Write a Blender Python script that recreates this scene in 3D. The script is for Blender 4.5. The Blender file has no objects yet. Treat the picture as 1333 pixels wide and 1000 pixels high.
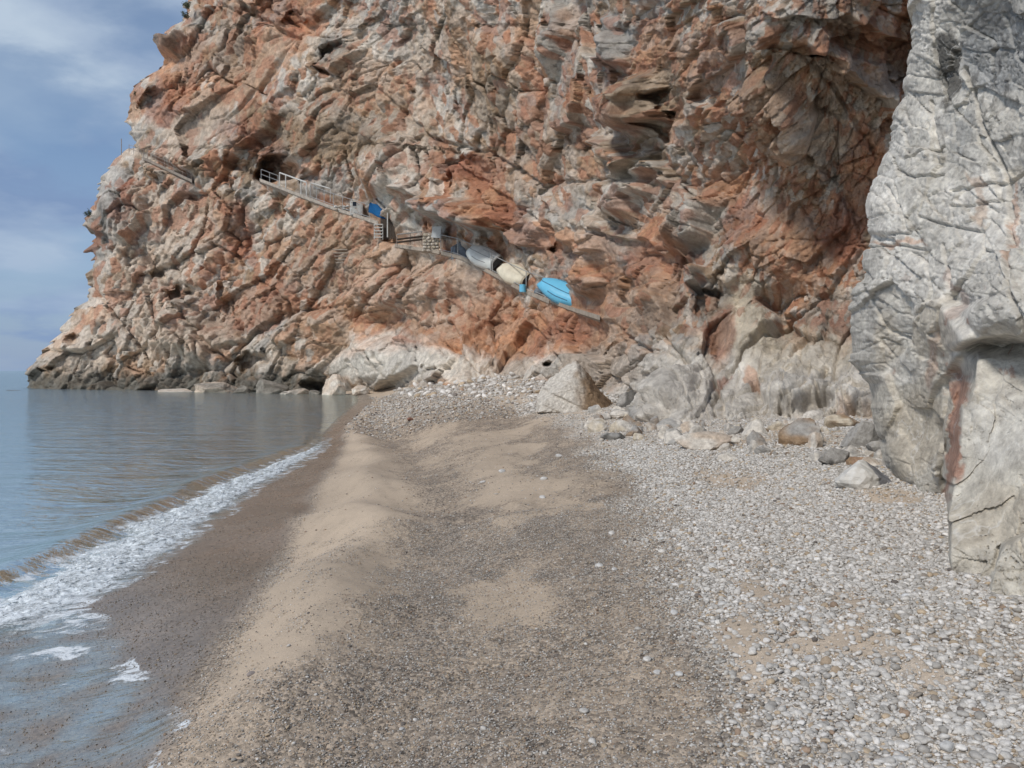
import bpy, bmesh, math, random
import numpy as np
from mathutils import Vector, Matrix, Euler

# ------------------------------------------------------------------ camera, light, exposure
scene = bpy.context.scene
COL = scene.collection
F = 1046.0            # focal length in photo pixels (photo is 1333 x 1000)
HX, HY = 666.5, 483.0 # principal column, horizon row
CAMZ = 2.3
cd = bpy.data.cameras.new('camera'); cam = bpy.data.objects.new('camera', cd); COL.objects.link(cam)
cd.sensor_width = 36.0; cd.lens = F / 1333.0 * 36.0
cam.location = (0, 0, CAMZ); cam.rotation_euler = (math.radians(90), 0, 0)
cd.shift_y = -(500 - HY) / 1333.0
cd.clip_start = 0.1; cd.clip_end = 60000
scene.camera = cam
scene.view_settings.view_transform = 'Standard'; scene.view_settings.look = 'None'
scene.view_settings.gamma = 1; scene.view_settings.use_curve_mapping = False
scene.view_settings.exposure = 0.92
scene.render.engine = 'CYCLES'
scene.cycles.use_denoising = True; scene.cycles.denoising_input_passes = 'RGB_ALBEDO_NORMAL'; scene.cycles.denoising_prefilter = 'ACCURATE'; scene.cycles.max_bounces = 6; scene.cycles.diffuse_bounces = 3; scene.cycles.glossy_bounces = 3
scene.cycles.transparent_max_bounces = 12

SUN_EL, SUN_AZ = 42.0, 222.0      # azimuth clockwise from +Y: behind the camera, to the left
sd = bpy.data.lights.new('sun', 'SUN'); so = bpy.data.objects.new('sun', sd); COL.objects.link(so)
sd.energy = 1.5; sd.angle = math.radians(10); sd.color = (1.0, 0.96, 0.9)
_el, _az = math.radians(SUN_EL), math.radians(SUN_AZ)
sdir = Vector((math.sin(_az)*math.cos(_el), math.cos(_az)*math.cos(_el), math.sin(_el)))
so.rotation_euler = sdir.to_track_quat('Z', 'Y').to_euler(); so.location = sdir*80

world = bpy.data.worlds.new('World'); scene.world = world; world.use_nodes = True
nt = world.node_tree; N = nt.nodes; L = nt.links; N.clear()
def wn(t, **k):
    n = N.new(t)
    for a, b in k.items(): setattr(n, a, b)
    return n
out = wn('ShaderNodeOutputWorld'); bg = wn('ShaderNodeBackground'); bg.inputs['Strength'].default_value = 0.060
sky = wn('ShaderNodeTexSky', sky_type='NISHITA'); sky.sun_disc = False
sky.sun_elevation = math.radians(SUN_EL); sky.sun_rotation = math.radians(SUN_AZ)
sky.air_density = 1.0; sky.dust_density = 0.5; sky.ozone_density = 3.0
geo = wn('ShaderNodeTexCoord')
sep = wn('ShaderNodeSeparateXYZ'); L.new(geo.outputs['Generated'], sep.inputs[0])
def wm(op, a, b=None, clamp=False):
    n = wn('ShaderNodeMath', operation=op); n.use_clamp = clamp
    for i, v in enumerate((a, b)):
        if v is None: continue
        if isinstance(v, (int, float)): n.inputs[i].default_value = v
        else: L.new(v, n.inputs[i])
    return n.outputs[0]
zc = wm('ADD', wm('MAXIMUM', sep.outputs['Z'], 0.0), 0.22)
comb = wn('ShaderNodeCombineXYZ')
L.new(wm('DIVIDE', sep.outputs['X'], zc), comb.inputs[0]); L.new(wm('DIVIDE', sep.outputs['Y'], zc), comb.inputs[1])
n1 = wn('ShaderNodeTexNoise'); n1.inputs['Scale'].default_value = 2.1; n1.inputs['Detail'].default_value = 7; n1.inputs['Roughness'].default_value = 0.55
n1.inputs['Distortion'].default_value = 0.3
mp = wn('ShaderNodeMapping'); mp.inputs['Location'].default_value = (3.1, 1.4, 0); L.new(comb.outputs[0], mp.inputs[0]); L.new(mp.outputs[0], n1.inputs['Vector'])
rp = wn('ShaderNodeValToRGB'); rp.color_ramp.elements[0].position = 0.40; rp.color_ramp.elements[0].color = (0, 0, 0, 1)
rp.color_ramp.elements[1].position = 0.60; rp.color_ramp.elements[1].color = (1, 1, 1, 1)
rp.color_ramp.interpolation = 'EASE'
L.new(n1.outputs['Fac'], rp.inputs[0])
n2 = wn('ShaderNodeTexNoise'); n2.inputs['Scale'].default_value = 1.6; n2.inputs['Detail'].default_value = 6
L.new(mp.outputs[0], n2.inputs['Vector'])
cr = wn('ShaderNodeValToRGB'); e = cr.color_ramp.elements
e[0].position = 0.40; e[0].color = (0.24, 0.35, 0.58, 1); e[1].position = 0.60; e[1].color = (0.62, 0.74, 0.88, 1)
L.new(n2.outputs['Fac'], cr.inputs[0])
cs = wn('ShaderNodeVectorMath', operation='SCALE'); cs.inputs['Scale'].default_value = 7.4; L.new(cr.outputs[0], cs.inputs[0])
mx = wn('ShaderNodeMix', data_type='RGBA')
L.new(wm('ADD', wm('MULTIPLY', rp.outputs[0], 0.60), 0.30), mx.inputs['Factor'])
L.new(sky.outputs[0], mx.inputs[6]); L.new(cs.outputs[0], mx.inputs[7])
hz = wn('ShaderNodeMapRange'); hz.clamp = True; L.new(sep.outputs['Z'], hz.inputs[0]); hz.inputs[1].default_value = -.02; hz.inputs[2].default_value = .26; hz.inputs[3].default_value = .85; hz.inputs[4].default_value = 0
hm = wn('ShaderNodeMix', data_type='RGBA'); L.new(hz.outputs[0], hm.inputs['Factor']); L.new(mx.outputs[2], hm.inputs[6]); hm.inputs[7].default_value = (2.2, 3.15, 4.9, 1)
L.new(hm.outputs[2], bg.inputs[0]); L.new(bg.outputs[0], out.inputs[0])

# ------------------------------------------------------------------ helpers
rng = np.random.RandomState(7)
random.seed(5)
def tag(o, label=None, cat=None, group=None, kind=None):
    if label: o['label'] = label
    if cat: o['category'] = cat
    if group: o['group'] = group
    if kind: o['kind'] = kind
    return o
def link(name, me, mats=(), parent=None, smooth=False):
    o = bpy.data.objects.new(name, me); COL.objects.link(o)
    for m in (mats if isinstance(mats, (list, tuple)) else [mats]):
        if m and not (me.materials and m.name in me.materials): me.materials.append(m)
    if smooth: me.polygons.foreach_set('use_smooth', np.ones(len(me.polygons), dtype=bool))
    if parent: o.parent = parent
    return o
def empty(name, loc=(0, 0, 0), rot=(0, 0, 0)):
    o = bpy.data.objects.new(name, None); COL.objects.link(o); o.location = loc; o.rotation_euler = rot
    o.empty_display_size = 0.2
    return o
def at(px, py, D):
    return Vector(((px-HX)/F*D, D, CAMZ+(HY-py)/F*D))
def grid_mesh(name, P, attrs=None):
    """P: rows x cols x 3"""
    r, c = P.shape[:2]
    idx = np.arange(r*c).reshape(r, c)
    q = np.stack([idx[:-1, :-1], idx[1:, :-1], idx[1:, 1:], idx[:-1, 1:]], -1).reshape(-1, 4)
    me = bpy.data.meshes.new(name)
    me.vertices.add(r*c); me.vertices.foreach_set('co', P.reshape(-1).astype(np.float32))
    me.loops.add(q.size); me.loops.foreach_set('vertex_index', q.reshape(-1).astype(np.int32))
    me.polygons.add(len(q)); me.polygons.foreach_set('loop_start', np.arange(0, q.size, 4, dtype=np.int32))
    me.update(calc_edges=True)
    for k, v in (attrs or {}).items():
        if v.ndim == 3:
            a = me.color_attributes.new(k, 'FLOAT_COLOR', 'POINT')
            a.data.foreach_set('color', np.concatenate([v, np.ones(v.shape[:2]+(1,))], -1).reshape(-1).astype(np.float32))
        else:
            a = me.attributes.new(k, 'FLOAT', 'POINT'); a.data.foreach_set('value', v.reshape(-1).astype(np.float32))
    return me
# ---- numpy noise
TAB = rng.rand(12, 256, 256).astype(np.float32)
def vnoise(x, y, s=0):
    T = TAB[s % 12]; o = s*37
    xi = np.floor(x); yi = np.floor(y); fx = (x-xi).astype(np.float32); fy = (y-yi).astype(np.float32)
    xi = xi.astype(np.int64)+o; yi = yi.astype(np.int64)+o*3
    fx = fx*fx*fx*(fx*(fx*6-15)+10); fy = fy*fy*fy*(fy*(fy*6-15)+10)
    x0 = xi & 255; x1 = (xi+1) & 255; y0 = yi & 255; y1 = (yi+1) & 255
    a = T[y0, x0]; b = T[y0, x1]; c = T[y1, x0]; d = T[y1, x1]
    return ((a+(b-a)*fx)*(1-fy)+(c+(d-c)*fx)*fy)*2-1
def fbm(x, y, s=0, o=4, g=0.5, ridge=False):
    t = 0; a = 1; n = 0
    for i in range(o):
        v = vnoise(x*2**i, y*2**i, s+i)
        if ridge: v = 1-2*np.abs(v)
        t = t+a*v; n += a; a *= g
    return t/n
def worley(x, y, s=0):
    """F1, F2, delta to centre of the nearest cell, four random numbers of that cell"""
    xi = np.floor(x).astype(np.int64); yi = np.floor(y).astype(np.int64)
    f1 = np.full(x.shape, 9., np.float32); f2 = f1.copy(); bx = np.zeros_like(f1); by = bx.copy()
    ix = np.zeros(x.shape, np.int64); iy = ix.copy()
    A = TAB[s % 12]; B = TAB[(s+5) % 12]; o = s*53
    for j in (-1, 0, 1):
        for i in (-1, 0, 1):
            cx = (xi+i+o) & 255; cy = (yi+j+o*7) & 255
            dx = (x-(xi+i)-A[cy, cx]).astype(np.float32); dy = (y-(yi+j)-B[cy, cx]).astype(np.float32)
            d = dx*dx+dy*dy
            m = d < f1
            f2 = np.where(m, f1, np.minimum(f2, d))
            f1 = np.where(m, d, f1); bx = np.where(m, dx, bx); by = np.where(m, dy, by)
            ix = np.where(m, cx, ix); iy = np.where(m, cy, iy)
    R = [TAB[(s+k) % 12][iy, ix]*2-1 for k in (1, 2, 3, 4)]
    return np.sqrt(f1), np.sqrt(f2), bx, by, R
def sstep(a, b, x):
    t = np.clip((x-a)/(b-a), 0, 1); return t*t*(3-2*t)
def rot(x, y, deg, ax, ay):
    c, s_ = math.cos(math.radians(deg)), math.sin(math.radians(deg))
    return (x*c+y*s_)/ax, (-x*s_+y*c)/ay
def tps(pts, vals):
    P = np.array(pts, float)/400.; n = len(P)
    def U(r2): return r2*np.log(r2+1e-9)
    r2 = ((P[:, None]-P[None])**2).sum(-1)
    A = np.zeros((n+3, n+3)); A[:n, :n] = U(r2)+np.eye(n)*2e-3; A[:n, n] = 1; A[:n, n+1:] = P; A[n, :n] = 1; A[n+1:, :n] = P.T
    w = np.linalg.solve(A, np.concatenate([np.array(vals, float), np.zeros(3)]))
    def f(x, y):
        x = np.asarray(x, float)/400.; y = np.asarray(y, float)/400.
        t = w[n]+w[n+1]*x+w[n+2]*y
        for i in range(n): t = t+w[i]*U((x-P[i, 0])**2+(y-P[i, 1])**2)
        return t
    return f
def seg_dist(x, y, pts):
    """distance to a polyline, signed side of nearest segment, position along 0..1"""
    best = np.full(x.shape, 1e9); side = np.zeros(x.shape); tt = np.zeros(x.shape)
    n = len(pts)-1
    for k in range(n):
        (ax, ay), (bx, by) = pts[k], pts[k+1]
        dx, dy = bx-ax, by-ay; l2 = dx*dx+dy*dy
        t = np.clip(((x-ax)*dx+(y-ay)*dy)/l2, 0, 1)
        d = np.hypot(x-ax-t*dx, y-ay-t*dy); m = d < best
        best = np.where(m, d, best); side = np.where(m, np.sign(dx*(y-ay)-dy*(x-ax)), side); tt = np.where(m, (k+t)/n, tt)
    return best, side, tt
def relax(P, S, step, it=3, lo=9, hi=20):
    """where the sheet turns edge-on, even out the jitter of its long faces"""
    for _ in range(it):
        for ax in (0, 1):
            d = np.linalg.norm(np.diff(P, axis=1-ax), axis=-1)/(step*(S[:, 1:] if ax == 0 else S[1:]))
            pad = ((0, 0), (0, 1)) if ax == 0 else ((0, 1), (0, 0)); pad2 = ((0, 0), (1, 0)) if ax == 0 else ((1, 0), (0, 0))
            k = np.maximum(np.pad(d, pad), np.pad(d, pad2)); w = sstep(lo, hi, k)
            for sh in (1, 2):
                w = np.maximum(w, .6*np.maximum(np.roll(w, 1, 1-ax), np.roll(w, -1, 1-ax)))
            Q = P.copy()
            if ax == 0: Q[2:-2] = (P[:-4]+2*P[1:-3]+3*P[2:-2]+2*P[3:-1]+P[4:])/9
            else: Q[:, 2:-2] = (P[:, :-4]+2*P[:, 1:-3]+3*P[:, 2:-2]+2*P[:, 3:-1]+P[:, 4:])/9
            P = P+(Q-P)*w[..., None]
    return P
# ---- materials
def new_mat(name):
    m = bpy.data.materials.new(name); m.use_nodes = True; m.node_tree.nodes.clear(); return m
class NB:
    def __init__(s, m): s.t = m.node_tree; s.N = s.t.nodes; s.L = s.t.links
    def n(s, t, **k):
        x = s.N.new(t)
        for a, b in k.items(): setattr(x, a, b)
        return x
    def put(s, sock, v):
        if isinstance(v, bpy.types.NodeSocket): s.L.new(v, sock)
        else: sock.default_value = v
    def math(s, op, a, b=0.0, clamp=False):
        x = s.n('ShaderNodeMath', operation=op, use_clamp=clamp); s.put(x.inputs[0], a); s.put(x.inputs[1], b); return x.outputs[0]
    def noise(s, vec, scale, detail=4, rough=0.5, dist=0.0):
        x = s.n('ShaderNodeTexNoise'); s.put(x.inputs['Vector'], vec); x.inputs['Scale'].default_value = scale
        x.inputs['Detail'].default_value = detail; x.inputs['Roughness'].default_value = rough; x.inputs['Distortion'].default_value = dist
        return x.outputs['Fac']
    def mapr(s, v, a, b, c=0.0, d=1.0):
        x = s.n('ShaderNodeMapRange'); x.clamp = True
        s.put(x.inputs[0], v); x.inputs[1].default_value = a; x.inputs[2].default_value = b; x.inputs[3].default_value = c; x.inputs[4].default_value = d
        return x.outputs[0]
    def mix(s, f, a, b, mode='MIX'):
        x = s.n('ShaderNodeMix', data_type='RGBA', blend_type=mode); s.put(x.inputs[0], f)
        s.put(x.inputs[6], a if not isinstance(a, tuple) or len(a) == 4 else a+(1,)); s.put(x.inputs[7], b if not isinstance(b, tuple) or len(b) == 4 else b+(1,))
        return x.outputs[2]
    def attr(s, name, kind='GEOMETRY', out='Color'):
        x = s.n('ShaderNodeAttribute', attribute_name=name, attribute_type=kind); return x.outputs[out]
    def obj(s): return s.n('ShaderNodeTexCoord').outputs['Object']
    def bump(s, h, strength, dist, normal=None):
        x = s.n('ShaderNodeBump'); x.inputs['Strength'].default_value = strength; x.inputs['Distance'].default_value = dist
        s.put(x.inputs['Height'], h)
        if normal: s.put(x.inputs['Normal'], normal)
        return x.outputs[0]
    def scale(s, vec, v3):
        x = s.n('ShaderNodeMapping'); s.put(x.inputs[0], vec); x.inputs['Scale'].default_value = v3; return x.outputs[0]
    def out(s, sh):
        o = s.n('ShaderNodeOutputMaterial'); s.L.new(sh, o.inputs[0])
    def prin(s, col, rough=0.8, normal=None, spec=0.3, metal=0.0):
        p = s.n('ShaderNodeBsdfPrincipled'); s.put(p.inputs['Base Color'], col if not isinstance(col, tuple) or len(col) == 4 else col+(1,))
        s.put(p.inputs['Roughness'], rough); s.put(p.inputs['Specular IOR Level'], spec); s.put(p.inputs['Metallic'], metal)
        if normal is not None: s.put(p.inputs['Normal'], normal)
        return p.outputs[0]
def simple(name, col, rough=0.7, var=0.25, scale=6., bump=0.0, metal=0.0, rust=None):
    m = new_mat(name); b = NB(m); o = b.obj()
    n = b.noise(o, scale, 5, 0.6)
    c = b.mix(b.mapr(n, .3, .7), tuple(x*(1-var) for x in col), tuple(min(1, x*(1+var)) for x in col))
    if rust: c = b.mix(b.mapr(b.noise(o, scale*.6, 6, .7), .55, .68), c, rust)
    nm = b.bump(b.noise(o, scale*5, 4, .6), bump, .02) if bump else None
    b.out(b.prin(c, rough, nm, metal=metal)); return m

def rock_mat(name, fine, rough=0.85, veins=False, bd=.24, dk=.67):
    """colour per vertex (mineral staining), speckle and fine relief in world units"""
    m = new_mat(name); b = NB(m); o = b.obj()
    c = b.attr('tint')
    n1 = b.noise(o, 1.3/fine, 10, .70); n2 = b.noise(o, 6./fine, 7, .7)
    c = b.mix(1.0, c, b.mix(b.mapr(n1, .34, .66), (.68, .66, .64), (1.34, 1.33, 1.30)), 'MULTIPLY')
    c = b.mix(b.mapr(n2, .6, .72, 0, .55), c, (.60, .57, .52))
    c = b.mix(b.mapr(b.noise(o, 3.2/fine, 8, .75), dk, dk+.09, 0, .75), c, (.055, .05, .045))
    if veins:
        w = b.n('ShaderNodeTexVoronoi', feature='DISTANCE_TO_EDGE'); 
        d = b.n('ShaderNodeTexNoise'); b.put(d.inputs['Vector'], o); d.inputs['Scale'].default_value = 1.6; d.inputs['Detail'].default_value = 4
        v = b.n('ShaderNodeVectorMath', operation='ADD'); b.L.new(b.scale(o, (1, 1, .55)), v.inputs[0]); b.L.new(d.outputs['Color'], v.inputs[1])
        b.L.new(v.outputs[0], w.inputs['Vector']); w.inputs['Scale'].default_value = 2.3
        c = b.mix(b.math('MULTIPLY', b.mapr(w.outputs['Distance'], .0, .02, .4, 0), b.mapr(b.noise(o, 1.1, 2), .45, .6)), c, (.74, .72, .68))
    h = b.math('ADD', b.noise(o, 2.2/fine, 8, .7), b.math('MULTIPLY', b.noise(o, 11./fine, 4, .65), .35))
    nm = b.bump(h, 1.0, bd*fine)
    b.out(b.prin(c, rough, nm, spec=.25)); return m

# ------------------------------------------------------------------ beach height (world metres)
def shore0(y):   # still-water line
    return np.interp(y, [-30, 0, 8, 24, 30, 40, 60, 75, 90, 140], [-6, -5.0, -4.9, -5.7, -7.0, -8.6, -11.5, -14.5, -22, -60])
def swash(y):    # where the thin sheet of the last wave ends
    return np.interp(y, [-30, 1, 3, 4.0, 4.7, 5.6, 6.6, 7.6, 9.7, 15, 20, 24, 30, 40, 60, 75, 90, 140],
                     [-2, -1.55, -1.6, -1.68, -2.0, -2.55, -3.3, -3.95, -4.0, -4.75, -5.0, -5.4, -6.8, -8.4, -11.3, -14.3, -21.8, -60])
def wetline(y):
    return np.interp(y, [-30, 2, 4, 6, 8, 10.6, 15, 20, 24, 30, 40, 60, 75, 140], [-1.5, -1.45, -1.7, -2.05, -2.4, -2.85, -3.6, -4.35, -5.0, -6.2, -7.6, -10.3, -13.4, -58])
_pd = np.linspace(-60, 60, 2401)
_ph = np.interp(_pd, [-60, -30, -8, 0, 1.2, 2.4, 3.6, 4.6, 6, 8.3, 12, 20, 60], [-7, -4, -1.1, 0, .12, .26, .46, .62, .72, 1.02, 1.3, 1.6, 2.5])
_k = np.exp(-np.linspace(-3, 3, 25)**2); _ph = np.convolve(np.pad(_ph, 12, 'edge'), _k/_k.sum(), 'valid')
def beach(x, y):
    d = x-shore0(y)
    h = np.interp(d, _pd, _ph)
    xr = np.interp(y, [0, 4, 6, 8, 12, 20, 24, 30, 60], [-1.5, -1.5, -1.45, -1.55, -2.2, -3.5, -4.5, -6, -10])+.16*np.sin(y*1.55+.8*np.sin(y*.6))
    nr = sstep(2.5, 4.5, y)*sstep(60, 25, y)
    h = h+nr*(.15*np.exp(-((x-xr)/.42)**2)-.13*np.exp(-((x-xr-1.15)/.6)**2)+.10*sstep(.5, 1.5, x+.02*y)-.06*np.exp(-((x-2.9-.03*y)/.6)**2))
    far = sstep(18, 60, y)
    h = h+far*sstep(2, 9, d)*(.55+.018*np.maximum(y-30, 0))
    inn = sstep(1.5, 4.5, d)
    # scalloped berm edge and trodden hollows
    h = h+inn*(.06*fbm(x*.55+3, y*.28, 1, 3)+.035*fbm(x*1.9, y*1.3, 2, 3)+.015*fbm(x*5, y*4, 4, 3))
    h = h+sstep(.8, 2.5, d)*(1-sstep(3.5, 5.5, d))*.065*np.sin(y*1.55+.8*np.sin(y*.6)+x*.9)
    return h
def ground_at(px, py):
    """world point where the sight line of a photo pixel meets the beach"""
    a, c = (px-HX)/F, (HY-py)/F
    y = np.concatenate([np.linspace(1.5, 20, 1500), np.linspace(20, 110, 1500)])
    g = beach(a*y, y); z = CAMZ+c*y
    i = np.argmax(z < g)
    return Vector((a*y[i], y[i], float(g[i])))

# ------------------------------------------------------------------ the cliff
def lin(r, g, b):
    f = lambda c: ((c/255+.055)/1.055)**2.4 if c > 10 else c/255/12.92
    return np.array([f(r), f(g), f(b)])
PAL = dict(P=(.50, .41, .33), O=(.44, .225, .125), R=(.30, .125, .075), G=(.33, .315, .295), D=(.085, .08, .072),
           W=(.60, .555, .495), T=(.27, .185, .115), C=(.52, .45, .35), K=(.40, .265, .18))
def paint(x, y, base, blobs, s=0):
    c = base
    wx = x+20*fbm(x/36, y/36, s+3, 5, .6); wy = y+20*fbm(x/36, y/36, s+7, 5, .6)
    for (bx, by, rx, ry, ang, k, w) in blobs:
        u, v = rot(wx-bx, wy-by, ang, rx, ry)
        m = w*sstep(1.2, .75, np.sqrt(u*u+v*v))
        c = c+(np.array(PAL[k])-c)*m[..., None]
    return c
def facets(x, y, deg, ax, ay, s, jump=.45, tilt=1.15, warp=.16):
    wx = x+warp*ax*fbm(x/ax*1.2, y/ax*1.2, s+2, 2); wy = y+warp*ay*fbm(x/ax*1.2+9, y/ax*1.2, s+6, 2)
    u, v = rot(wx, wy, deg, ax, ay)
    f1, f2, dx, dy, R = worley(u, v, s)
    return jump*R[0]+tilt*(R[1]*dx+R[2]*dy)-.12*f1*f1, f2-f1, R[3]

# ledge carrying the path: photo column -> row
LEDX = [322, 345, 400, 440, 492, 500, 512, 572, 600, 640, 680, 712, 745, 782]
LEDY = [226, 235, 256, 271, 288, 312, 317, 326, 333, 353, 375, 388, 400, 411]

CP = [(40,505,104),(60,460,105),(110,380,106),(120,300,107),(170,200,110),(180,100,110),(240,0,112),(240,-300,106),(60,560,104),
 (300,508,92),(300,350,97),(300,230,98),(340,120,97),(400,0,94),(400,-300,84),
 (430,505,84),(430,400,86),(430,300,85),(450,200,83),(500,100,79),(520,0,75),(520,-300,62),(430,560,84),
 (520,505,69),(540,400,71),(540,320,71),(600,200,66),(640,100,61),(680,0,55),(680,-300,50),
 (660,488,56),(660,440,56),(660,400,57),(690,330,55),(720,200,50),(760,100,45),(800,0,40),(660,560,54),
 (790,505,32),(780,410,38),(800,300,37),(850,200,32),(880,100,28),(900,0,24),(800,-300,34),
 (850,545,18.2),(850,500,19.5),(850,495,22.3),(850,450,24),(870,350,25.5),(925,500,20.2),(850,600,17.5),
 (1000,495,19.2),(1000,450,20.6),(1000,350,21.6),(1000,200,20.5),(1000,60,17.8),(1000,-300,14.5),(1000,600,13.5),
 (1130,540,14.2),(1130,495,17.5),(1130,450,18.4),(1130,400,19),(1150,200,18.8),(1150,50,17.6),(1150,-300,14.5),(1130,600,13.5),
 (1300,540,14),(1300,300,18),(1300,0,18),(1300,-300,14)]
_base = [(520, 508), (600, 499), (660, 492), (800, 515), (850, 546), (900, 553), (950, 550), (1000, 546), (1065, 544), (1130, 545), (1220, 545)]
CP = [q for q in CP if not (q[0] >= 500 and 480 < q[1] < 601 and q[1] not in (500,))]
for _x, _y in _base:
    _g = ground_at(_x, _y).y; print('base', _x, _y, round(_g, 1)); CP.append((_x, _y, _g)); CP.append((_x, _y+55, _g*.985))
CP = [q for q in CP if not (q[0] == 850 and q[1] == 500)] + [(700, 470, 48)]
baseD = tps([(a, b) for a, b, _ in CP], [math.log(c) for *_, c in CP])

LEFT = [(-300, 300), (-60, 262), (0, 246), (30, 240), (35, 222), (62, 215), (78, 222), (95, 200), (108, 178), (122, 168), (145, 171), (160, 166), (178, 178),
        (190, 183), (196, 162), (208, 150), (225, 135), (240, 126), (265, 120), (283, 110), (296, 118), (310, 124), (322, 117), (334, 124), (350, 123),
        (375, 120), (392, 116), (400, 102), (425, 88), (445, 82), (455, 66), (468, 50), (480, 40), (495, 38), (510, 41), (600, 41)]
lp = np.array(LEFT, float)

def cliff_disp(x, y):
    """relief in photo pixels (scaled to metres by distance), + = outwards; roughness mask; cell random; crack mask"""
    big = 15*fbm(x/150, y/130, 1, 3)+7*fbm(x/60, y/60, 5, 3)
    ribs = sstep(500, 590, x)*(1-sstep(770, 850, x))*(1-sstep(300, 380, y))
    strata = 1-sstep(380, 520, x)
    right = sstep(790, 880, x)
    mid = np.clip(1-ribs-strata-right, 0, 1)
    smooth = np.zeros_like(x)
    def add(m, pts, w, v):
        d, _, _ = seg_dist(x, y, pts); return np.maximum(m, v*sstep(w, w*.55, d))
    smooth = add(smooth, [(200, 170), (260, 185), (330, 120), (400, 40)], 32, .7)
    smooth = add(smooth, [(450, 480), (500, 480), (560, 480)], 24, .45)
    smooth = add(smooth, [(960, 400), (970, 460)], 40, .75)
    smooth = add(smooth, [(1040, 330), (1000, 300)], 60, .45)
    smooth = add(smooth, [(860, 520), (980, 500), (1100, 500)], 38, .25)
    smooth = add(smooth, [(900, 270), (850, 320)], 26, .3)
    rough = 1-smooth
    t = big*(1-.4*smooth); cell = 0; crack = 0; fc = [0, 0, 0]
    lays = [(84, 42, 20., 11), (33, 17, 8.0, 12), (13, 7, 2.9, 13), (6.5, 4, 1.8, 14), (3.6, 2.6, 1.1, 15)]
    for (m, deg, kx) in ((strata, -52, 1.15), (ribs, 88, 1.25), (right+mid, -58, 1.0)):
        for j, (ax, ay, amp, s) in enumerate(lays):
            hh, ed, r = facets(x, y, deg+[0, 9, -14, 25, 40][j], ax*kx, ay, s+int(deg) % 7)
            rr = rough if j else 1-.6*smooth
            hh = hh*amp*rr
            cr_ = sstep(2.6/ay, .2/ay, ed)*sstep(-.05, .3, vnoise(x/45+j*3, y/45, 8+j)) if j < 3 else 0
            hh = hh-cr_*[7, 4.5, 2, 0, 0][j]*(1-.45*smooth)
            t = t+m*hh
            if j < 3: cell = cell+m*r*[.5, .5, .5][j]; fc[j] = fc[j]+m*r; crack = np.maximum(crack, cr_*m*[1, .8, .5, 0, 0][j])
    # ribs that hang down like curtains in the middle of the face
    t = t+ribs*6.5*np.abs(np.sin((x+.12*y+12*fbm(x/60, y/90, 9, 3))/11.5))
    t = t+rough*1.3*fbm(x/5, y/5, 3, 3, .6, ridge=True)
    return t, rough, cell, fc

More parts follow.
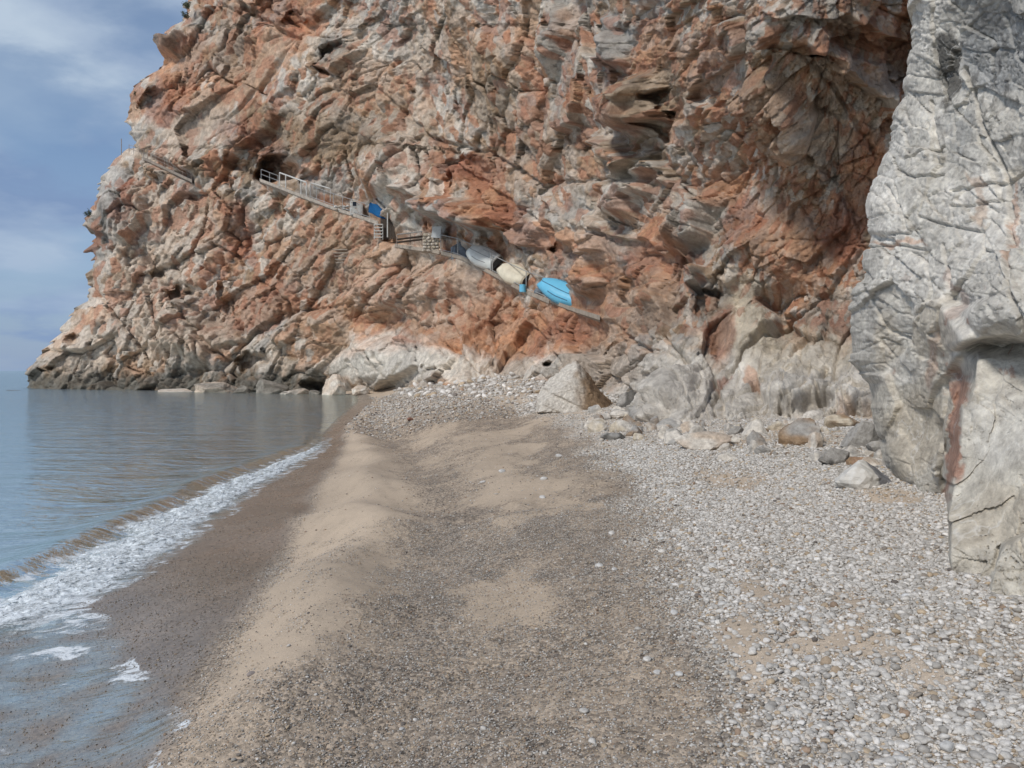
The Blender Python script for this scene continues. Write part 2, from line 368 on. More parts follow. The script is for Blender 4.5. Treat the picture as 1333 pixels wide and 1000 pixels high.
CRACKS = [  # polyline, half width px, depth px
 ([(118, 370), (140, 400), (175, 440), (205, 490)], 1.6, 9), ([(215, 380), (250, 420), (285, 460), (300, 470)], 2.2, 13),
 ([(190, 335), (215, 365), (235, 385), (262, 410)], 3.5, 12), ([(300, 455), (380, 405), (378, 395), (335, 362)], 2., 9),
 ([(270, 315), (300, 330), (318, 345)], 2, 8), ([(290, 230), (312, 270), (320, 330)], 2.2, 10), ([(360, 210), (365, 300), (350, 350)], 1.6, 6),
 ([(400, 40), (350, 95), (315, 140), (290, 160)], 2.5, 8), ([(300, 0), (350, 30), (395, 55)], 2.5, 9), ([(330, 0), (400, 42)], 1.8, 7),
 ([(245, 45), (240, 110), (225, 140)], 1.8, 7), ([(415, 95), (440, 60), (470, 45)], 3, 9),
 ([(500, 120), (560, 180), (640, 200), (700, 240), (790, 235)], 2.2, 10), ([(530, 0), (545, 90), (570, 190), (590, 245)], 2., 7),
 ([(580, 190), (600, 215), (660, 260), (720, 300), (760, 330)], 2., 8), ([(715, 0), (712, 120), (700, 200)], 2.4, 9), ([(745, 60), (760, 190), (860, 195)], 2, 7),
 ([(640, 20), (650, 130), (640, 200)], 1.8, 6), ([(780, 40), (800, 95), (850, 110), (905, 115)], 1.8, 7),
 ([(905, 60), (930, 130), (905, 190), (880, 230)], 2.2, 9), ([(820, 75), (830, 45), (850, 20)], 1.6, 6),
 ([(985, 55), (1010, 120), (1035, 190), (1080, 240), (1120, 220)], 2.4, 10), ([(1040, 60), (1090, 120), (1140, 200)], 3, 10),
 ([(790, 300), (840, 240), (880, 215)], 2.6, 10), ([(850, 330), (900, 260), (935, 215)], 2.6, 12), ([(885, 335), (935, 270), (955, 240)], 2., 8),
 ([(895, 200), (930, 290), (950, 330), (935, 400)], 1.8, 7), ([(1000, 220), (1060, 300), (1080, 270)], 1.6, 6), ([(1060, 310), (1078, 400)], 1.8, 8), ([(1100, 260), (1125, 330)], 1.8, 8),
 ([(1120, 330), (1080, 380), (1020, 430), (960, 475), (925, 520)], 2., 11), ([(925, 520), (930, 540), (950, 545)], 1.2, 6),
 ([(1050, 440), (1028, 460)], 3, 10), ([(1075, 480), (1060, 500), (1068, 522), (1105, 525)], 1.6, 8), ([(1010, 540), (1050, 510), (1062, 495)], 1.4, 7), ([(1068, 522), (1110, 500), (1140, 505)], 1.6, 8),
 ([(940, 545), (990, 520), (1030, 480), (1110, 490)], 1.2, 5), ([(850, 440), (835, 470), (800, 500)], 1.4, 6), ([(780, 412), (810, 435), (850, 460)], 2.2, 7), ([(770, 330), (800, 395), (845, 400)], 1.6, 6),
 ([(740, 330), (770, 300), (800, 310)], 2.4, 8), ([(620, 425), (600, 450), (560, 445)], 1.4, 6), ([(655, 395), (620, 425)], 2, 8), ([(690, 400), (720, 440), (745, 490)], 1.6, 6),
 ([(430, 400), (380, 408), (378, 430)], 1.8, 8), ([(430, 400), (470, 395), (500, 400)], 1.6, 6), ([(455, 470), (475, 490), (482, 510)], 3, 12), ([(500, 455), (510, 500)], 1.8, 6),
 ([(540, 500), (560, 480), (590, 470)], 1.6, 6), ([(560, 430), (600, 460), (640, 490)], 1.4, 5), ([(130, 230), (160, 260), (150, 310)], 2, 8),
]
DENTS = [  # x, y, rx, ry, angle, depth in m
 (364, 218, 28, 18, 14, 8.0), (346, 228, 15, 11, 10, 9.0), (395, 228, 24, 9, 20, 2.5),
 (506, 297, 8, 16, 0, 4.0), (440, 70, 24, 15, -20, 3.0), (430, 88, 14, 10, 0, 3.0),
 (884, 135, 20, 30, -40, 2.0), (868, 168, 16, 18, -50, 1.3), (1176, 60, 28, 60, 15, 1.2), (1120, 60, 60, 16, 30, .8), (1040, 62, 36, 9, 8, 1.0),
 (928, 384, 9, 8, 0, .6), (912, 395, 8, 22, 10, .35), (735, 325, 18, 10, 10, 2.5), (725, 480, 10, 4, 0, 2.0), (610, 225, 30, 22, 20, 2.0),
 (235, 385, 16, 14, 30, 3.5), (205, 350, 12, 14, 30, 2.5), (130, 310, 16, 8, 20, 2.0), (330, 470, 26, 12, -10, 3.0), (305, 385, 22, 30, 0, 1.5), (195, 132, 26, 14, -40, 3.0),
 (310, 215, 18, 10, 40, 2.0), (390, 30, 20, 10, 30, 3.0), (560, 480, 9, 4, 0, 1), (520, 455, 14, 8, 0, .8), (600, 300, 60, 12, 12, 1.4), (680, 310, 40, 14, 35, 1.2), (410, 500, 16, 5, 0, 2),
 (100, 440, 12, 8, 30, 2.2), (60, 480, 12, 6, 10, 1.5), (800, 455, 16, 12, 0, .9)]
BUMPS = [(222, 65, 14, 16, 20, 2.5), (600, 275, 60, 14, 15, 2.0), (800, 60, 18, 30, 0, 1.2), (835, 140, 30, 40, 30, 1.4), (815, 255, 28, 40, 35, 1.3), (905, 290, 18, 50, 32, .9),
 (820, 205, 60, 12, 28, .9), (1010, 150, 40, 60, -20, .7), (1000, 340, 60, 50, 0, .6), (650, 90, 40, 60, 0, 1.0), (720, 40, 16, 60, 0, 1.0), (250, 440, 50, 40, 30, 2.5), (160, 270, 30, 40, 0, 2.),
 (1040, 510, 50, 16, -10, .35), (1100, 515, 40, 16, 0, .35), (860, 525, 60, 20, -30, .5), (480, 470, 28, 30, 0, .8), (400, 440, 40, 30, -30, 1.2), (975, 430, 36, 46, 0, .4), (500, 215, 30, 50, 0, 1.5),
 (760, 360, 20, 30, 0, .8), (840, 370, 26, 40, 10, .6), (905, 365, 14, 14, 0, .6), (530, 380, 80, 30, -10, 1.2)]

def lip(x, y, pts, w, h):
    """overhanging edge: rock above the line stands out, falling back upwards"""
    d, s_, t = seg_dist(x, y, pts)
    ends = sstep(0, .12, t)*sstep(1, .88, t)
    return h*np.where(s_ < 0, np.exp(-d/w), 0)*ends
LIPS = [([(500, 245), (560, 262), (600, 290), (660, 300), (720, 330)], 26, 2.6), ([(405, 95), (440, 100), (480, 60)], 20, 2.2),
        ([(770, 190), (830, 240), (862, 200)], 22, 1.4), ([(970, 45), (1060, 62), (1130, 110), (1180, 170)], 26, .8), ([(1000, 20), (1100, 20), (1190, 60)], 24, .45),
        ([(775, 290), (850, 320), (890, 340)], 18, .6), ([(895, 350), (930, 368), (955, 375)], 10, .25), ([(310, 190), (340, 205), (400, 215)], 22, .8),
        ([(700, 255), (760, 330), (800, 330)], 22, 1.1), ([(110, 290), (140, 320), (170, 315)], 20, 2.0), ([(160, 165), (200, 225), (300, 215)], 22, 1.6), ([(40, 500), (80, 470), (100, 440)], 20, 1.6)]

def cliff_points():
    step = 1.28
    ys = np.concatenate([np.linspace(-320, -22, 50)[:-1], np.arange(-22, 560, step), np.linspace(562, 600, 6)])
    nc = int(1230/step)
    t = np.linspace(0, 1, nc)
    Lx = np.interp(ys, lp[:, 0], lp[:, 1])
    Lx = Lx+3.0*fbm(ys/14, ys*0+.3, 2, 4, .6)
    # columns: left edge wraps round to a hidden back
    X = Lx[:, None]+(1280-Lx[:, None])*t[None]
    Y = np.repeat(ys[:, None], nc, 1)
    D = np.exp(baseD(X, Y))
    S = D/F
    e_ = 1e-2*np.ones_like(X)
    def P(x, y, d): return np.stack([(x-HX)/F*d, d, CAMZ+(HY-y)/F*d], -1)
    Px = P(X+2, Y, np.exp(baseD(X+2, Y)))-P(X-2, Y, np.exp(baseD(X-2, Y))); Py = P(X, Y+2, np.exp(baseD(X, Y+2)))-P(X, Y-2, np.exp(baseD(X, Y-2)))
    nrm = np.cross(Px, Py); nrm /= np.linalg.norm(nrm, axis=-1, keepdims=True)
    ray = P(X, Y, D)-np.array([0, 0, CAMZ]); ray /= np.linalg.norm(ray, axis=-1, keepdims=True)
    nrm = np.where((nrm*ray).sum(-1, keepdims=True) > 0, -nrm, nrm)
    nrm = nrm*.55-ray*.6; nrm /= np.linalg.norm(nrm, axis=-1, keepdims=True)
    disp, rough, cell, fc = cliff_disp(X, Y); disp = disp*(.45+.55*sstep(4, 40, X-Lx[:, None]))
    led = np.interp(X, LEDX, LEDY); on = sstep(315, 330, X)*sstep(800, 782, X)
    dl = Y-led
    calm = 1-on*.88*np.exp(-(dl/11)**2)-.55*on*sstep(-40, -10, dl)*sstep(6, 0, dl); calm = np.clip(calm, .08, 1)
    ul, _, _ = seg_dist(X, Y, [(165, 199), (190, 206), (250, 234)]); calm = calm*(1-.7*sstep(10, 3, ul))
    m = disp*S*calm
    for pts, w, h in CRACKS:
        d, _, tt = seg_dist(X+2.5*vnoise(X/9, Y/9, 4), Y+2.5*vnoise(X/9, Y/9, 6), pts)
        k = sstep(w*1.9, w*.3, d)*(.55+.45*np.sin(np.pi*np.clip(tt, .05, .95))); m = m-h*S*k*calm*np.where((X > 800) & (Y > 400), 2.0, 1.15)
    for bl, sg in ((BUMPS, 1), (LIPS, 2)):
        for b_ in bl:
            if sg == 1:
                u, v = rot(X+9*vnoise(X/22, Y/22, 5)-b_[0], Y+9*vnoise(X/22, Y/22, 7)-b_[1], b_[4], b_[2], b_[3])
                m = m+1.5*b_[5]*sstep(1.25, .45, np.sqrt(u*u+v*v))*calm
            else:
                m = m+lip(X+10*vnoise(X/24, Y/24, 3), Y+8*vnoise(X/18, Y/18, 9), *b_)*calm
    inw = 0
    for bx, by, rx, ry, an, dp in DENTS:
        j = 3.5 if dp < 7 else 1.5
        u, v = rot(X+2.4*j*fbm(X/14, Y/14, 5, 4, .6)-bx, Y+2.4*j*fbm(X/14, Y/14, 7, 4, .6)-by, an, rx, ry)
        inw = np.maximum(inw, dp*sstep(1.12, .62 if dp < 7 else .8, np.sqrt(u*u+v*v)))
    # the ledge: rock above the path is set back, most of all right above it
    back = on*sstep(2.0, -1.0, dl)*(1.2+1.6*np.exp(dl/26.))*np.exp(np.minimum(dl, 0)/95.)*np.interp(X, [330, 500, 700, 790], [1.3, 1.2, .9, .5])
    up = sstep(150, 170, X)*sstep(262, 245, X); ulx = np.interp(X, [160, 190, 250], [198, 207, 235])
    back = back+up*sstep(1.5, -1, Y-ulx)*2.2*np.exp(np.minimum(Y-ulx, 0)/30.)
    Pt = P(X, Y, D)+nrm*m[..., None]+ray*(inw+back)[..., None]
    Pt[52:-8] = relax(Pt[52:-8], S[52:-8], step)
    # round off at the left edge and close behind
    dlx = (X-Lx[:, None]); w = np.interp(Y, [0, 200, 450, 510], [34, 40, 46, 26])
    q = np.clip(1-dlx/w, 0, 1); Pt = Pt+ray*((1-np.sqrt(1-q*q+1e-9))*7*1.0)[..., None]
    nb = 14
    k = np.linspace(1, 0, nb, endpoint=False)[:, None]  # hidden back columns
    first = Pt[:, :1]; bk = (k[None, :, 0]**1.5)[..., None]
    back_cols = first+np.array([1.0, 0, 0])*(-0.3+6*bk)+ray[:, :1]*(34*bk)+0.6*vnoise(np.repeat(ys[:, None]/6, nb, 1), np.repeat(np.arange(nb)[None]*1.3, len(ys), 0), 3)[..., None]
    Pt = np.concatenate([back_cols, Pt], 1)
    # --- colour of the stone
    n1 = fbm(X/55, Y/55, 3, 5, .6); n2 = fbm(X/24+5, Y/24, 6, 4, .6); n3 = fbm(X/8, Y/8, 1, 4, .65)
    base = np.array(PAL['P'])+(np.array(PAL['K'])-np.array(PAL['P']))*sstep(-.15, .35, n1+.5*cell)[..., None]
    base = base+(np.array(PAL['T'])-base)*(.8*sstep(.02, .4, n2-.3*cell))[..., None]
    base = base+(np.array(PAL['O'])-base)*(.5*sstep(.42, .5, fc[1]+.3*n1)*sstep(130, 330, X))[..., None]
    base = base+(np.array(PAL['W'])-base)*(.6*sstep(-.3, -.4, fc[2]+.3*n2))[..., None]
    base = base+(np.array(PAL['G'])-base)*(.6*sstep(.15, .4, fbm(X/40+9, Y/34, 8, 4, .6)))[..., None]
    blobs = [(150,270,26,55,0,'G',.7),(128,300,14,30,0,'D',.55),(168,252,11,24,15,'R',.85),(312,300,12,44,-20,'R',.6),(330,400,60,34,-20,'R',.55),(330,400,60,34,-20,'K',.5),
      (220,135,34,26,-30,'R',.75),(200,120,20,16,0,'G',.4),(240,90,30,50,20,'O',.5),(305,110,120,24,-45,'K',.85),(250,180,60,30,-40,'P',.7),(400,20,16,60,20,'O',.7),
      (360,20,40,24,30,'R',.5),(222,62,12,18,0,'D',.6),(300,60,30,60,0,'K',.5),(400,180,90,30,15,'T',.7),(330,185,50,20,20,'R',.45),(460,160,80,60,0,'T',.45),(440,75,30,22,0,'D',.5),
      (450,330,90,60,0,'K',.6),(560,400,120,60,0,'O',.5),(560,380,90,50,0,'P',.35),(640,430,60,40,0,'O',.55),(720,430,60,40,0,'O',.7),(735,430,26,20,0,'R',.6),(700,450,20,20,0,'R',.5),
      (500,470,80,34,0,'W',.85),(600,480,50,18,0,'C',.6),(560,455,120,14,0,'O',.35),(530,455,22,10,0,'R',.6),(615,222,38,24,25,'R',.9),(640,262,50,20,35,'O',.8),(690,300,50,22,38,'R',.6),
      (530,250,32,60,0,'W',.5),(590,285,50,14,15,'G',.8),(540,170,20,60,0,'P',.6),(540,40,20,70,0,'P',.5),(640,100,40,60,0,'T',.6),(600,60,26,50,0,'K',.5),(690,60,14,80,0,'K',.6),(735,90,10,120,0,'G',.6),
      (750,70,12,80,0,'R',.3),(800,55,20,36,0,'G',.85),(770,200,50,10,30,'T',.6),(700,200,90,60,0,'K',.4),(640,230,30,40,0,'P',.0),(760,330,50,30,0,'O',.5),(740,360,30,30,0,'G',.5),
      (860,110,50,50,0,'T',.7),(850,60,30,30,0,'O',.5),(920,80,40,40,0,'O',.45),(825,150,24,30,0,'R',.4),(815,255,22,38,35,'W',.75),(905,300,16,50,32,'W',.7),(870,255,30,20,-30,'P',.6),(930,250,26,26,0,'O',.7),
      (960,290,34,34,0,'R',.6),(1040,320,70,60,0,'O',.55),(1030,330,40,50,0,'K',.4),(1010,150,40,60,-20,'K',.8),(1030,80,60,30,0,'T',.5),(1130,70,60,60,0,'K',.6),(1080,170,60,40,0,'P',.5),
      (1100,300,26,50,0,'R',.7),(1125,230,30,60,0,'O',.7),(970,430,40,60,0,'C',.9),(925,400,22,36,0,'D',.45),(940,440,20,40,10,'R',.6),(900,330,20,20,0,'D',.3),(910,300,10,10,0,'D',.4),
      (1085,420,44,34,0,'T',.45),(1085,420,44,34,0,'G',.4),(860,330,40,50,0,'O',.7),(830,340,20,30,0,'R',.4),(840,400,50,40,0,'K',.7),(780,370,30,30,0,'O',.6),(790,440,30,40,0,'K',.6),
      (1000,505,190,50,-6,'W',1.),(850,510,70,50,-30,'W',.95),(600,475,190,22,0,'W',.6),(1050,460,90,30,0,'C',.5),(945,490,14,8,-30,'R',.6),(980,485,16,8,30,'O',.6),(800,480,40,30,0,'P',.7),(660,470,50,14,0,'P',.5),
      (700,130,16,30,0,'R',.5),(480,110,50,40,0,'K',.6),(200,400,70,70,0,'P',.55),(250,430,50,40,0,'P',.6),(90,450,40,30,0,'P',.4),(220,300,70,60,0,'P',.5),(420,420,40,30,0,'K',.6),(280,290,30,40,0,'K',.4)]
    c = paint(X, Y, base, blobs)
    c = c+(np.array(PAL['R'])-c)*(.5*sstep(.34, .5, fc[2]+.5*n1+.2*n2)*sstep(450, 420, Y))[..., None]
    c = c*(1.03+.20*cell+.15*n3)[..., None]
    # iron-red and tar-grey seepage streaks that run down the face
    st = sstep(.25, .6, fbm(X/7, Y/60, 4, 4, .6)); c = c+(np.array(PAL['R'])-c)*(.38*st*sstep(0, .4, fbm(X/70, Y/70, 2, 3))*sstep(440, 400, Y))[..., None]
    st = sstep(.3, .62, fbm(X/6+20, Y/48, 7, 4, .6)); c = c+(np.array(PAL['D'])-c)*(.45*st*sstep(440, 380, Y)*sstep(.0, .4, fbm(X/80+4, Y/60, 5, 3)))[..., None]
    # algae-dark splash zone at the sea
    zz = CAMZ+(HY-Y)/F*D
    wet = sstep(3.6, 1.2, zz+1.6*fbm(X/12, Y/20, 9, 4, .6)+.9*np.abs(fbm(X/5, Y/30, 3, 2)))*sstep(462, 425, X)
    c = c+(np.array((.085, .082, .068))-c)*(.82*wet)[..., None]
    c = np.clip(c, .02, .8)
    c = np.concatenate([np.repeat(c[:, :1], nb, 1), c], 1)
    return Pt, c
MR = rock_mat('cliff_limestone', 0.8)
Pt, cc = cliff_points()
me = grid_mesh('cliff', Pt, {'tint': cc})
cliff = link('cliff', me, MR); tag(cliff, kind='structure', label='orange and grey limestone cliff rising above the beach')
def cliffD(px, py): return float(np.exp(baseD(px, py)))

# ------------------------------------------------------------------ near rock wall on the right
RP = [(1333,740,7.3),(1240,715,7.8),(1240,640,7.4),(1240,560,6.7),(1180,625,8.1),(1150,600,8.5),(1160,500,8.6),(1333,600,7.0),(1280,500,6.9),(1300,400,5.9),(1333,300,6.1),(1250,300,7.2),(1150,300,8.8),
      (1120,450,9.0),(1220,560,7.6),(1200,100,9.0),(1260,50,8.0),(1333,0,6.6),(1333,-300,5.2),(1200,-300,7.6),(1500,700,6),(1700,700,5.5),(1500,300,4.6),(1700,300,3.6),(1700,-300,3.4),(1240,900,7.8),(1500,900,6),(1150,800,8.2),(1333,900,7)]
RQ = [(1232,500,6.2),(1232,640,5.8),(1232,715,5.25),(1333,470,5.9),(1333,600,5.25),(1333,740,4.85),(1500,460,4.6),(1500,700,3.9),(1700,500,3.6),(1700,700,3.1),(1240,900,5.3),(1333,900,4.8),(1700,900,3.0)]
rD = tps([(a, b) for a, b, _ in RP], [math.log(c) for *_, c in RP])
rQ = tps([(a, b) for a, b, _ in RQ], [math.log(c) for *_, c in RQ])
L2 = np.array([(-320,1235),(-60,1198),(0,1190),(60,1187),(120,1172),(150,1164),(200,1150),(240,1135),(300,1131),(360,1128),(385,1112),(410,1108),(470,1107),(500,1138),(560,1146),(600,1152),(625,1170),(640,1182),(760,1190),(900,1190)], float)
def wall_points():
    st = 1.35
    ys = np.concatenate([np.linspace(-320, -20, 50)[:-1], np.arange(-20, 800, st), np.linspace(802, 900, 12)])
    xs_in = np.concatenate([np.linspace(0, 1, int(205/st), endpoint=False), 1+np.linspace(0, 1, 70)**1.3*1.9])
    Lx = np.interp(ys, L2[:, 0], L2[:, 1])+4.5*fbm(ys/30, ys*0+2.3, 3, 6, .65)
    X = Lx[:, None]+(1350-Lx[:, None])*xs_in[None]; Y = np.repeat(ys[:, None], len(xs_in), 1)
    D = np.exp(rD(X, Y)); S = D/F
    # block B stands in front of block A below the overhang
    ln = np.interp(Y, [440, 470, 500, 560, 640, 900], [1256, 1257, 1258, 1247, 1233, 1232])
    fb = sstep(448, 472, Y+2.5*vnoise(X/20, Y/30, 2))
    D = D+(np.minimum(D, np.exp(rQ(X, Y)))-D)*fb*sstep(-1, 1, (X-ln+2*fbm(Y/25, Y/60, 4, 2))/np.interp(Y, [440, 520], [18, 5]))
    # overhang lip just above
    D = D-sstep(455, 440, Y)*sstep(340, 440, Y)*sstep(1235, 1265, X)*.55
    D = D-sstep(.95, 1.0, 1-np.abs(Y-700)/900)*0
    # red hollow between the blocks
    u, v = rot(X-1240, Y-575, 8, 10, 68); hol = sstep(1.15, .7, np.sqrt(u*u+v*v)+.18*fbm(X/9, Y/9, 2, 3)); D = D+.10*hol
    # corner slab at the lower right
    D = D-.25*sstep(0, 5, Y-np.interp(X, [1285, 1300, 1333, 1400], [760, 712, 694, 690]))*sstep(1284, 1290, X)
    def P(x, y, d): return np.stack([(x-HX)/F*d, d, CAMZ+(HY-y)/F*d], -1)
    Px = P(X+2, Y, np.exp(rD(X+2, Y)))-P(X-2, Y, np.exp(rD(X-2, Y))); Py = P(X, Y+2, np.exp(rD(X, Y+2)))-P(X, Y-2, np.exp(rD(X, Y-2)))
    nrm = np.cross(Px, Py); nrm /= np.linalg.norm(nrm, axis=-1, keepdims=True)
    ray = P(X, Y, D)-np.array([0, 0, CAMZ]); ray /= np.linalg.norm(ray, axis=-1, keepdims=True)
    nrm = np.where((nrm*ray).sum(-1, keepdims=True) > 0, -nrm, nrm); nrm = nrm*.6-ray*.5; nrm /= np.linalg.norm(nrm, axis=-1, keepdims=True)
    sm = sstep(440, 520, Y)           # lower blocks are sea-smoothed
    t = 13*fbm(X/130, Y/130, 4, 3)+4*fbm(X/45, Y/45, 6, 3)+1.6*fbm(X/14, Y/14, 2, 4)
    for j, (ax, ay, amp, s) in enumerate([(95, 66, 16, 21), (42, 26, 6.0, 22), (16, 10, 1.6, 23), (6.5, 5, .8, 24), (3.4, 2.6, .8, 25)]):
        hh, ed, r = facets(X, Y, [-62, 35, -50, 15, 20][j], ax, ay, s, warp=.15, tilt=.8)
        a = amp*(1-[.35, .6, .75, .55, .3][j]*sm)
        t = t+a*hh
        if j < 3: t = t-sstep(2.2/ay, .2/ay, ed)*sstep([-.1, -.2, 0][j], .1, vnoise(X/38+j, Y/38, 5+j))*[6.5, 3.4, 1.7][j]*(1-.6*sm)
    t = t+(1-.5*sm)*.35*fbm(X/4.5, Y/4.5, 3, 3, .6, ridge=True)
    pits = sstep(.30, .5, fbm(X/3.2, Y/3.2, 8, 3, .6))*sstep(.1, .35, fbm(X/40, Y/40, 2, 3)); t = t-3*pits
    for pts, w, h in [([(1213, 0), (1215, 60), (1225, 130)], 1.6, 8), ([(1255, 90), (1270, 150), (1290, 190), (1305, 235), (1313, 330), (1318, 400), (1333, 440)], 2.2, 12),
        ([(1175, 205), (1205, 195), (1222, 190)], 1.5, 8), ([(1165, 220), (1190, 232), (1225, 225)], 1.3, 7), ([(1205, 130), (1210, 160), (1218, 210)], 1.5, 8), ([(1240, 250), (1275, 240), (1310, 235), (1333, 220)], 1.5, 8),
        ([(1230, 320), (1235, 360), (1228, 440)], 1.5, 7), ([(1240, 270), (1290, 262), (1312, 255)], 1.4, 6), ([(1262, 455), (1300, 458), (1345, 456)], 2.4, 16), ([(1262, 460), (1264, 500), (1258, 530)], 2.4, 13),
        ([(1130, 320), (1165, 318), (1200, 325)], 1.5, 8), ([(1125, 370), (1150, 430), (1185, 450)], 1.4, 6), ([(1232, 490), (1225, 560), (1228, 640)], 1.6, 8), ([(1150, 240), (1175, 280), (1180, 300)], 1.2, 5),
        ([(1288, 758), (1296, 716), (1333, 696)], 1.4, 8), ([(1190, 330), (1205, 340), (1215, 380), (1195, 420)], 1.2, 5), ([(1300, 20), (1320, 70), (1340, 90)], 1.6, 7)]:
        d, _, tt = seg_dist(X+2*vnoise(X/9, Y/9, 4), Y+2*vnoise(X/9, Y/9, 6), pts); t = t-h*sstep(w*1.9, w*.3, d)
    u, v = rot(X-1243, Y-15, 20, 20, 16); dent = .0*sstep(1.2, .7, np.sqrt(u*u+v*v))
    Pt = P(X, Y, D)+nrm*(t*S)[..., None]; nI = int(205/st); rY = int(np.searchsorted(ys, 395)); rZ = int(np.searchsorted(ys, 520)); Pt[rY:rZ, :nI] = relax(Pt[rY:rZ, :nI], S[rY:rZ, :nI], st, 5, 3, 8); Pt[52:-14, :nI] = relax(Pt[52:-14, :nI], S[52:-14, :nI], st, 4, 6, 14)
    q = np.clip(1-(X-Lx[:, None])/26., 0, 1); Pt = Pt+ray*((1-np.sqrt(1-q*q+1e-9))*.8)[..., None]
    nb = 10; k = (np.linspace(1, 0, nb, endpoint=False)**1.5)[None, :, None]
    bk = Pt[:, :1]+np.array([1., 0, 0])*(-.05+2.0*k)+np.array([0, 1., 0])*(3.2*k)
    Pt = np.concatenate([bk, Pt], 1)
    n1 = fbm(X/50, Y/50, 3, 5, .6); n3 = fbm(X/9, Y/9, 1, 4, .65)
    base = np.array([.50, .475, .43])+(np.array([.63, .60, .55])-np.array([.50, .475, .43]))*sstep(-.2, .3, n1)[..., None]
    B = np.array([.50, .465, .40]); base = base+(B-base)*(sstep(430, 520, Y)*.85)[..., None]
    PAL['V'] = (.60, .58, .545); PAL['B'] = (.40, .34, .26); PAL['g'] = (.30, .30, .295)
    c = paint(X, Y, base, [(1228,90,16,50,0,'D',.9),(1300,60,50,60,0,'g',.9),(1280,10,60,30,0,'D',.5),(1240,170,26,30,0,'g',.5),(1160,200,18,60,0,'V',.5),(1170,330,26,50,0,'V',.35),(1285,300,40,60,0,'V',.35),
        (1242,565,10,82,6,'R',.75),(1190,560,40,60,10,'B',.55),(1270,260,6,40,-10,'K',.5),(1312,290,5,60,0,'O',.5),(1215,440,30,60,0,'C',.5),(1222,470,10,40,0,'R',.35),(1240,380,5,40,0,'R',.3),(1310,225,20,14,0,'C',.5),
        (1310,560,50,60,0,'V',.4),(1290,680,60,40,0,'B',.45),(1140,430,24,60,0,'G',.5),(1150,450,20,50,0,'C',.4),(1160,318,40,4,5,'O',.5),(1175,480,40,16,-10,'V',.4)], s=2)
    c = c*(1+.16*n3)[..., None]
    rs = sstep(.45, .62, fbm(X/10, Y/22, 9, 4, .6))*sstep(330, 420, Y)*sstep(520, 470, Y); c = c+(np.array(PAL['R'])-c)*(.6*rs)[..., None]
    dk = sstep(.2, .5, fbm(X/9, Y/26, 6, 4, .65))*sstep(330, 120, Y)*sstep(1190, 1230, X); c = c+(np.array(PAL['D'])-c)*(.6*dk)[..., None]
    c = np.clip(c, .03, .8); c = np.concatenate([np.repeat(c[:, :1], nb, 1), c], 1)
    return Pt, c
MW = rock_mat('wall_limestone', 0.16, veins=True, bd=.14, dk=.69)
Pt, cc = wall_points()
wall = link('rock_wall', grid_mesh('rock_wall', Pt, {'tint': cc}), MW); tag(wall, kind='structure', label='pale grey limestone outcrop standing close on the beach')

# ------------------------------------------------------------------ beach
GA, GB = -1.0, 1.0
def zones(x, y):
    """0..1 cover of fine dark gravel, pale pebbles, wet film"""
    wet = sstep(.12, -.18, x-wetline(y)-.10*fbm(x*1.2, y*1.2, 3, 3)-.05*np.sin(y*2.1))
    sandstrip = sstep(-.1, .25, x-wetline(y))*sstep(.35, -.35, x-np.interp(y, [2, 4, 5, 8, 12, 20, 24, 30, 60], [-1.5, -1.3, -.95, -1.0, -1.5, -2.9, -4.2, -5.9, -10])-.55*fbm(x*.8, y*1.4, 5, 4, .6)-.10*np.sin(y*1.55+.8*np.sin(y*.6)))
    n = fbm(x*.55, y*.32, 2, 4, .55); n2 = fbm(x*1.6+4, y*1.0, 6, 4, .6); n3 = fbm(x*6, y*4, 9, 3, .6)
    patch = sstep(.12, .30, n+.35*n2-.09)*sstep(-1.4, -.6, x+.05*y)*sstep(.6, 1.2, y)
    # photo-known sand patches: (x, y, rx, ry)
    for (a, b, rx, ry, ang) in [(-.8, 19, 1.1, 3.0, 0), (.15, 11.2, .8, 1.5, 0), (-.35, 14.2, .5, 1.6, 0), (.45, 3.9, .5, .35, 10), (2.0, 6.4, .35, 1.2, -20), (1.75, 4.6, .55, .5, 0), (2.3, 3.9, .5, .55, 0), (-2.2, 24, .6, 3, 0), (4.3, 13.3, 1.2, 1.1, 0), (2.6, 10, .4, 1.2, 0)]:
        u, v = rot(x-a, y-b, ang, rx, ry); patch = np.maximum(patch, (1 if b > 9 else .35)*sstep(1.45, .35, np.sqrt(u*u+v*v)+.75*n2+.3*n3+.3*n))
    pale = sstep(.0, .9, x-np.interp(y, [2, 3, 4, 6, 8, 12, 20, 35, 60], [.9, .7, .55, .7, .9, 1.0, .9, -1, -3])+.5*n2)
    pale = np.clip(pale+sstep(24, 40, y)*.6, 0, 1)
    cover = (1-np.clip(sandstrip*(.93+.5*n3), 0, 1))*(1-.85*patch)*np.clip(.9+.5*n3, .3, 1)*(1-.55*wet)
    return wet, cover, pale, sandstrip, patch
ta = np.linspace(-1.02, 1.02, 760); ty = np.concatenate([np.geomspace(1.3, 24, 420), np.geomspace(24.3, 130, 90)])
A_, Y_ = np.meshgrid(ta, ty); X_ = A_*Y_
H_ = beach(X_, Y_)
wet, cover, pale, ss, patch = zones(X_, Y_)
dry = 1-wet
H_ = H_+dry*(cover*.010*fbm(X_*22, Y_*22, 2, 3, .6)*sstep(30, 12, Y_)+.004*fbm(X_*9, Y_*30, 5, 2)*(1-cover))
sand = np.array([.46, .365, .27]); gravel = np.array([.215, .178, .142]); palec = np.array([.46, .43, .385]); wetc = np.array([.205, .165, .13])
g = gravel+(palec-gravel)*pale[..., None]
c = sand+(g-sand)*(cover*np.clip(.86+.3*fbm(X_*3, Y_*2, 4, 3), 0, 1))[..., None]
c = c*(1+.13*fbm(X_*1.2, Y_*.8, 7, 4))[..., None]
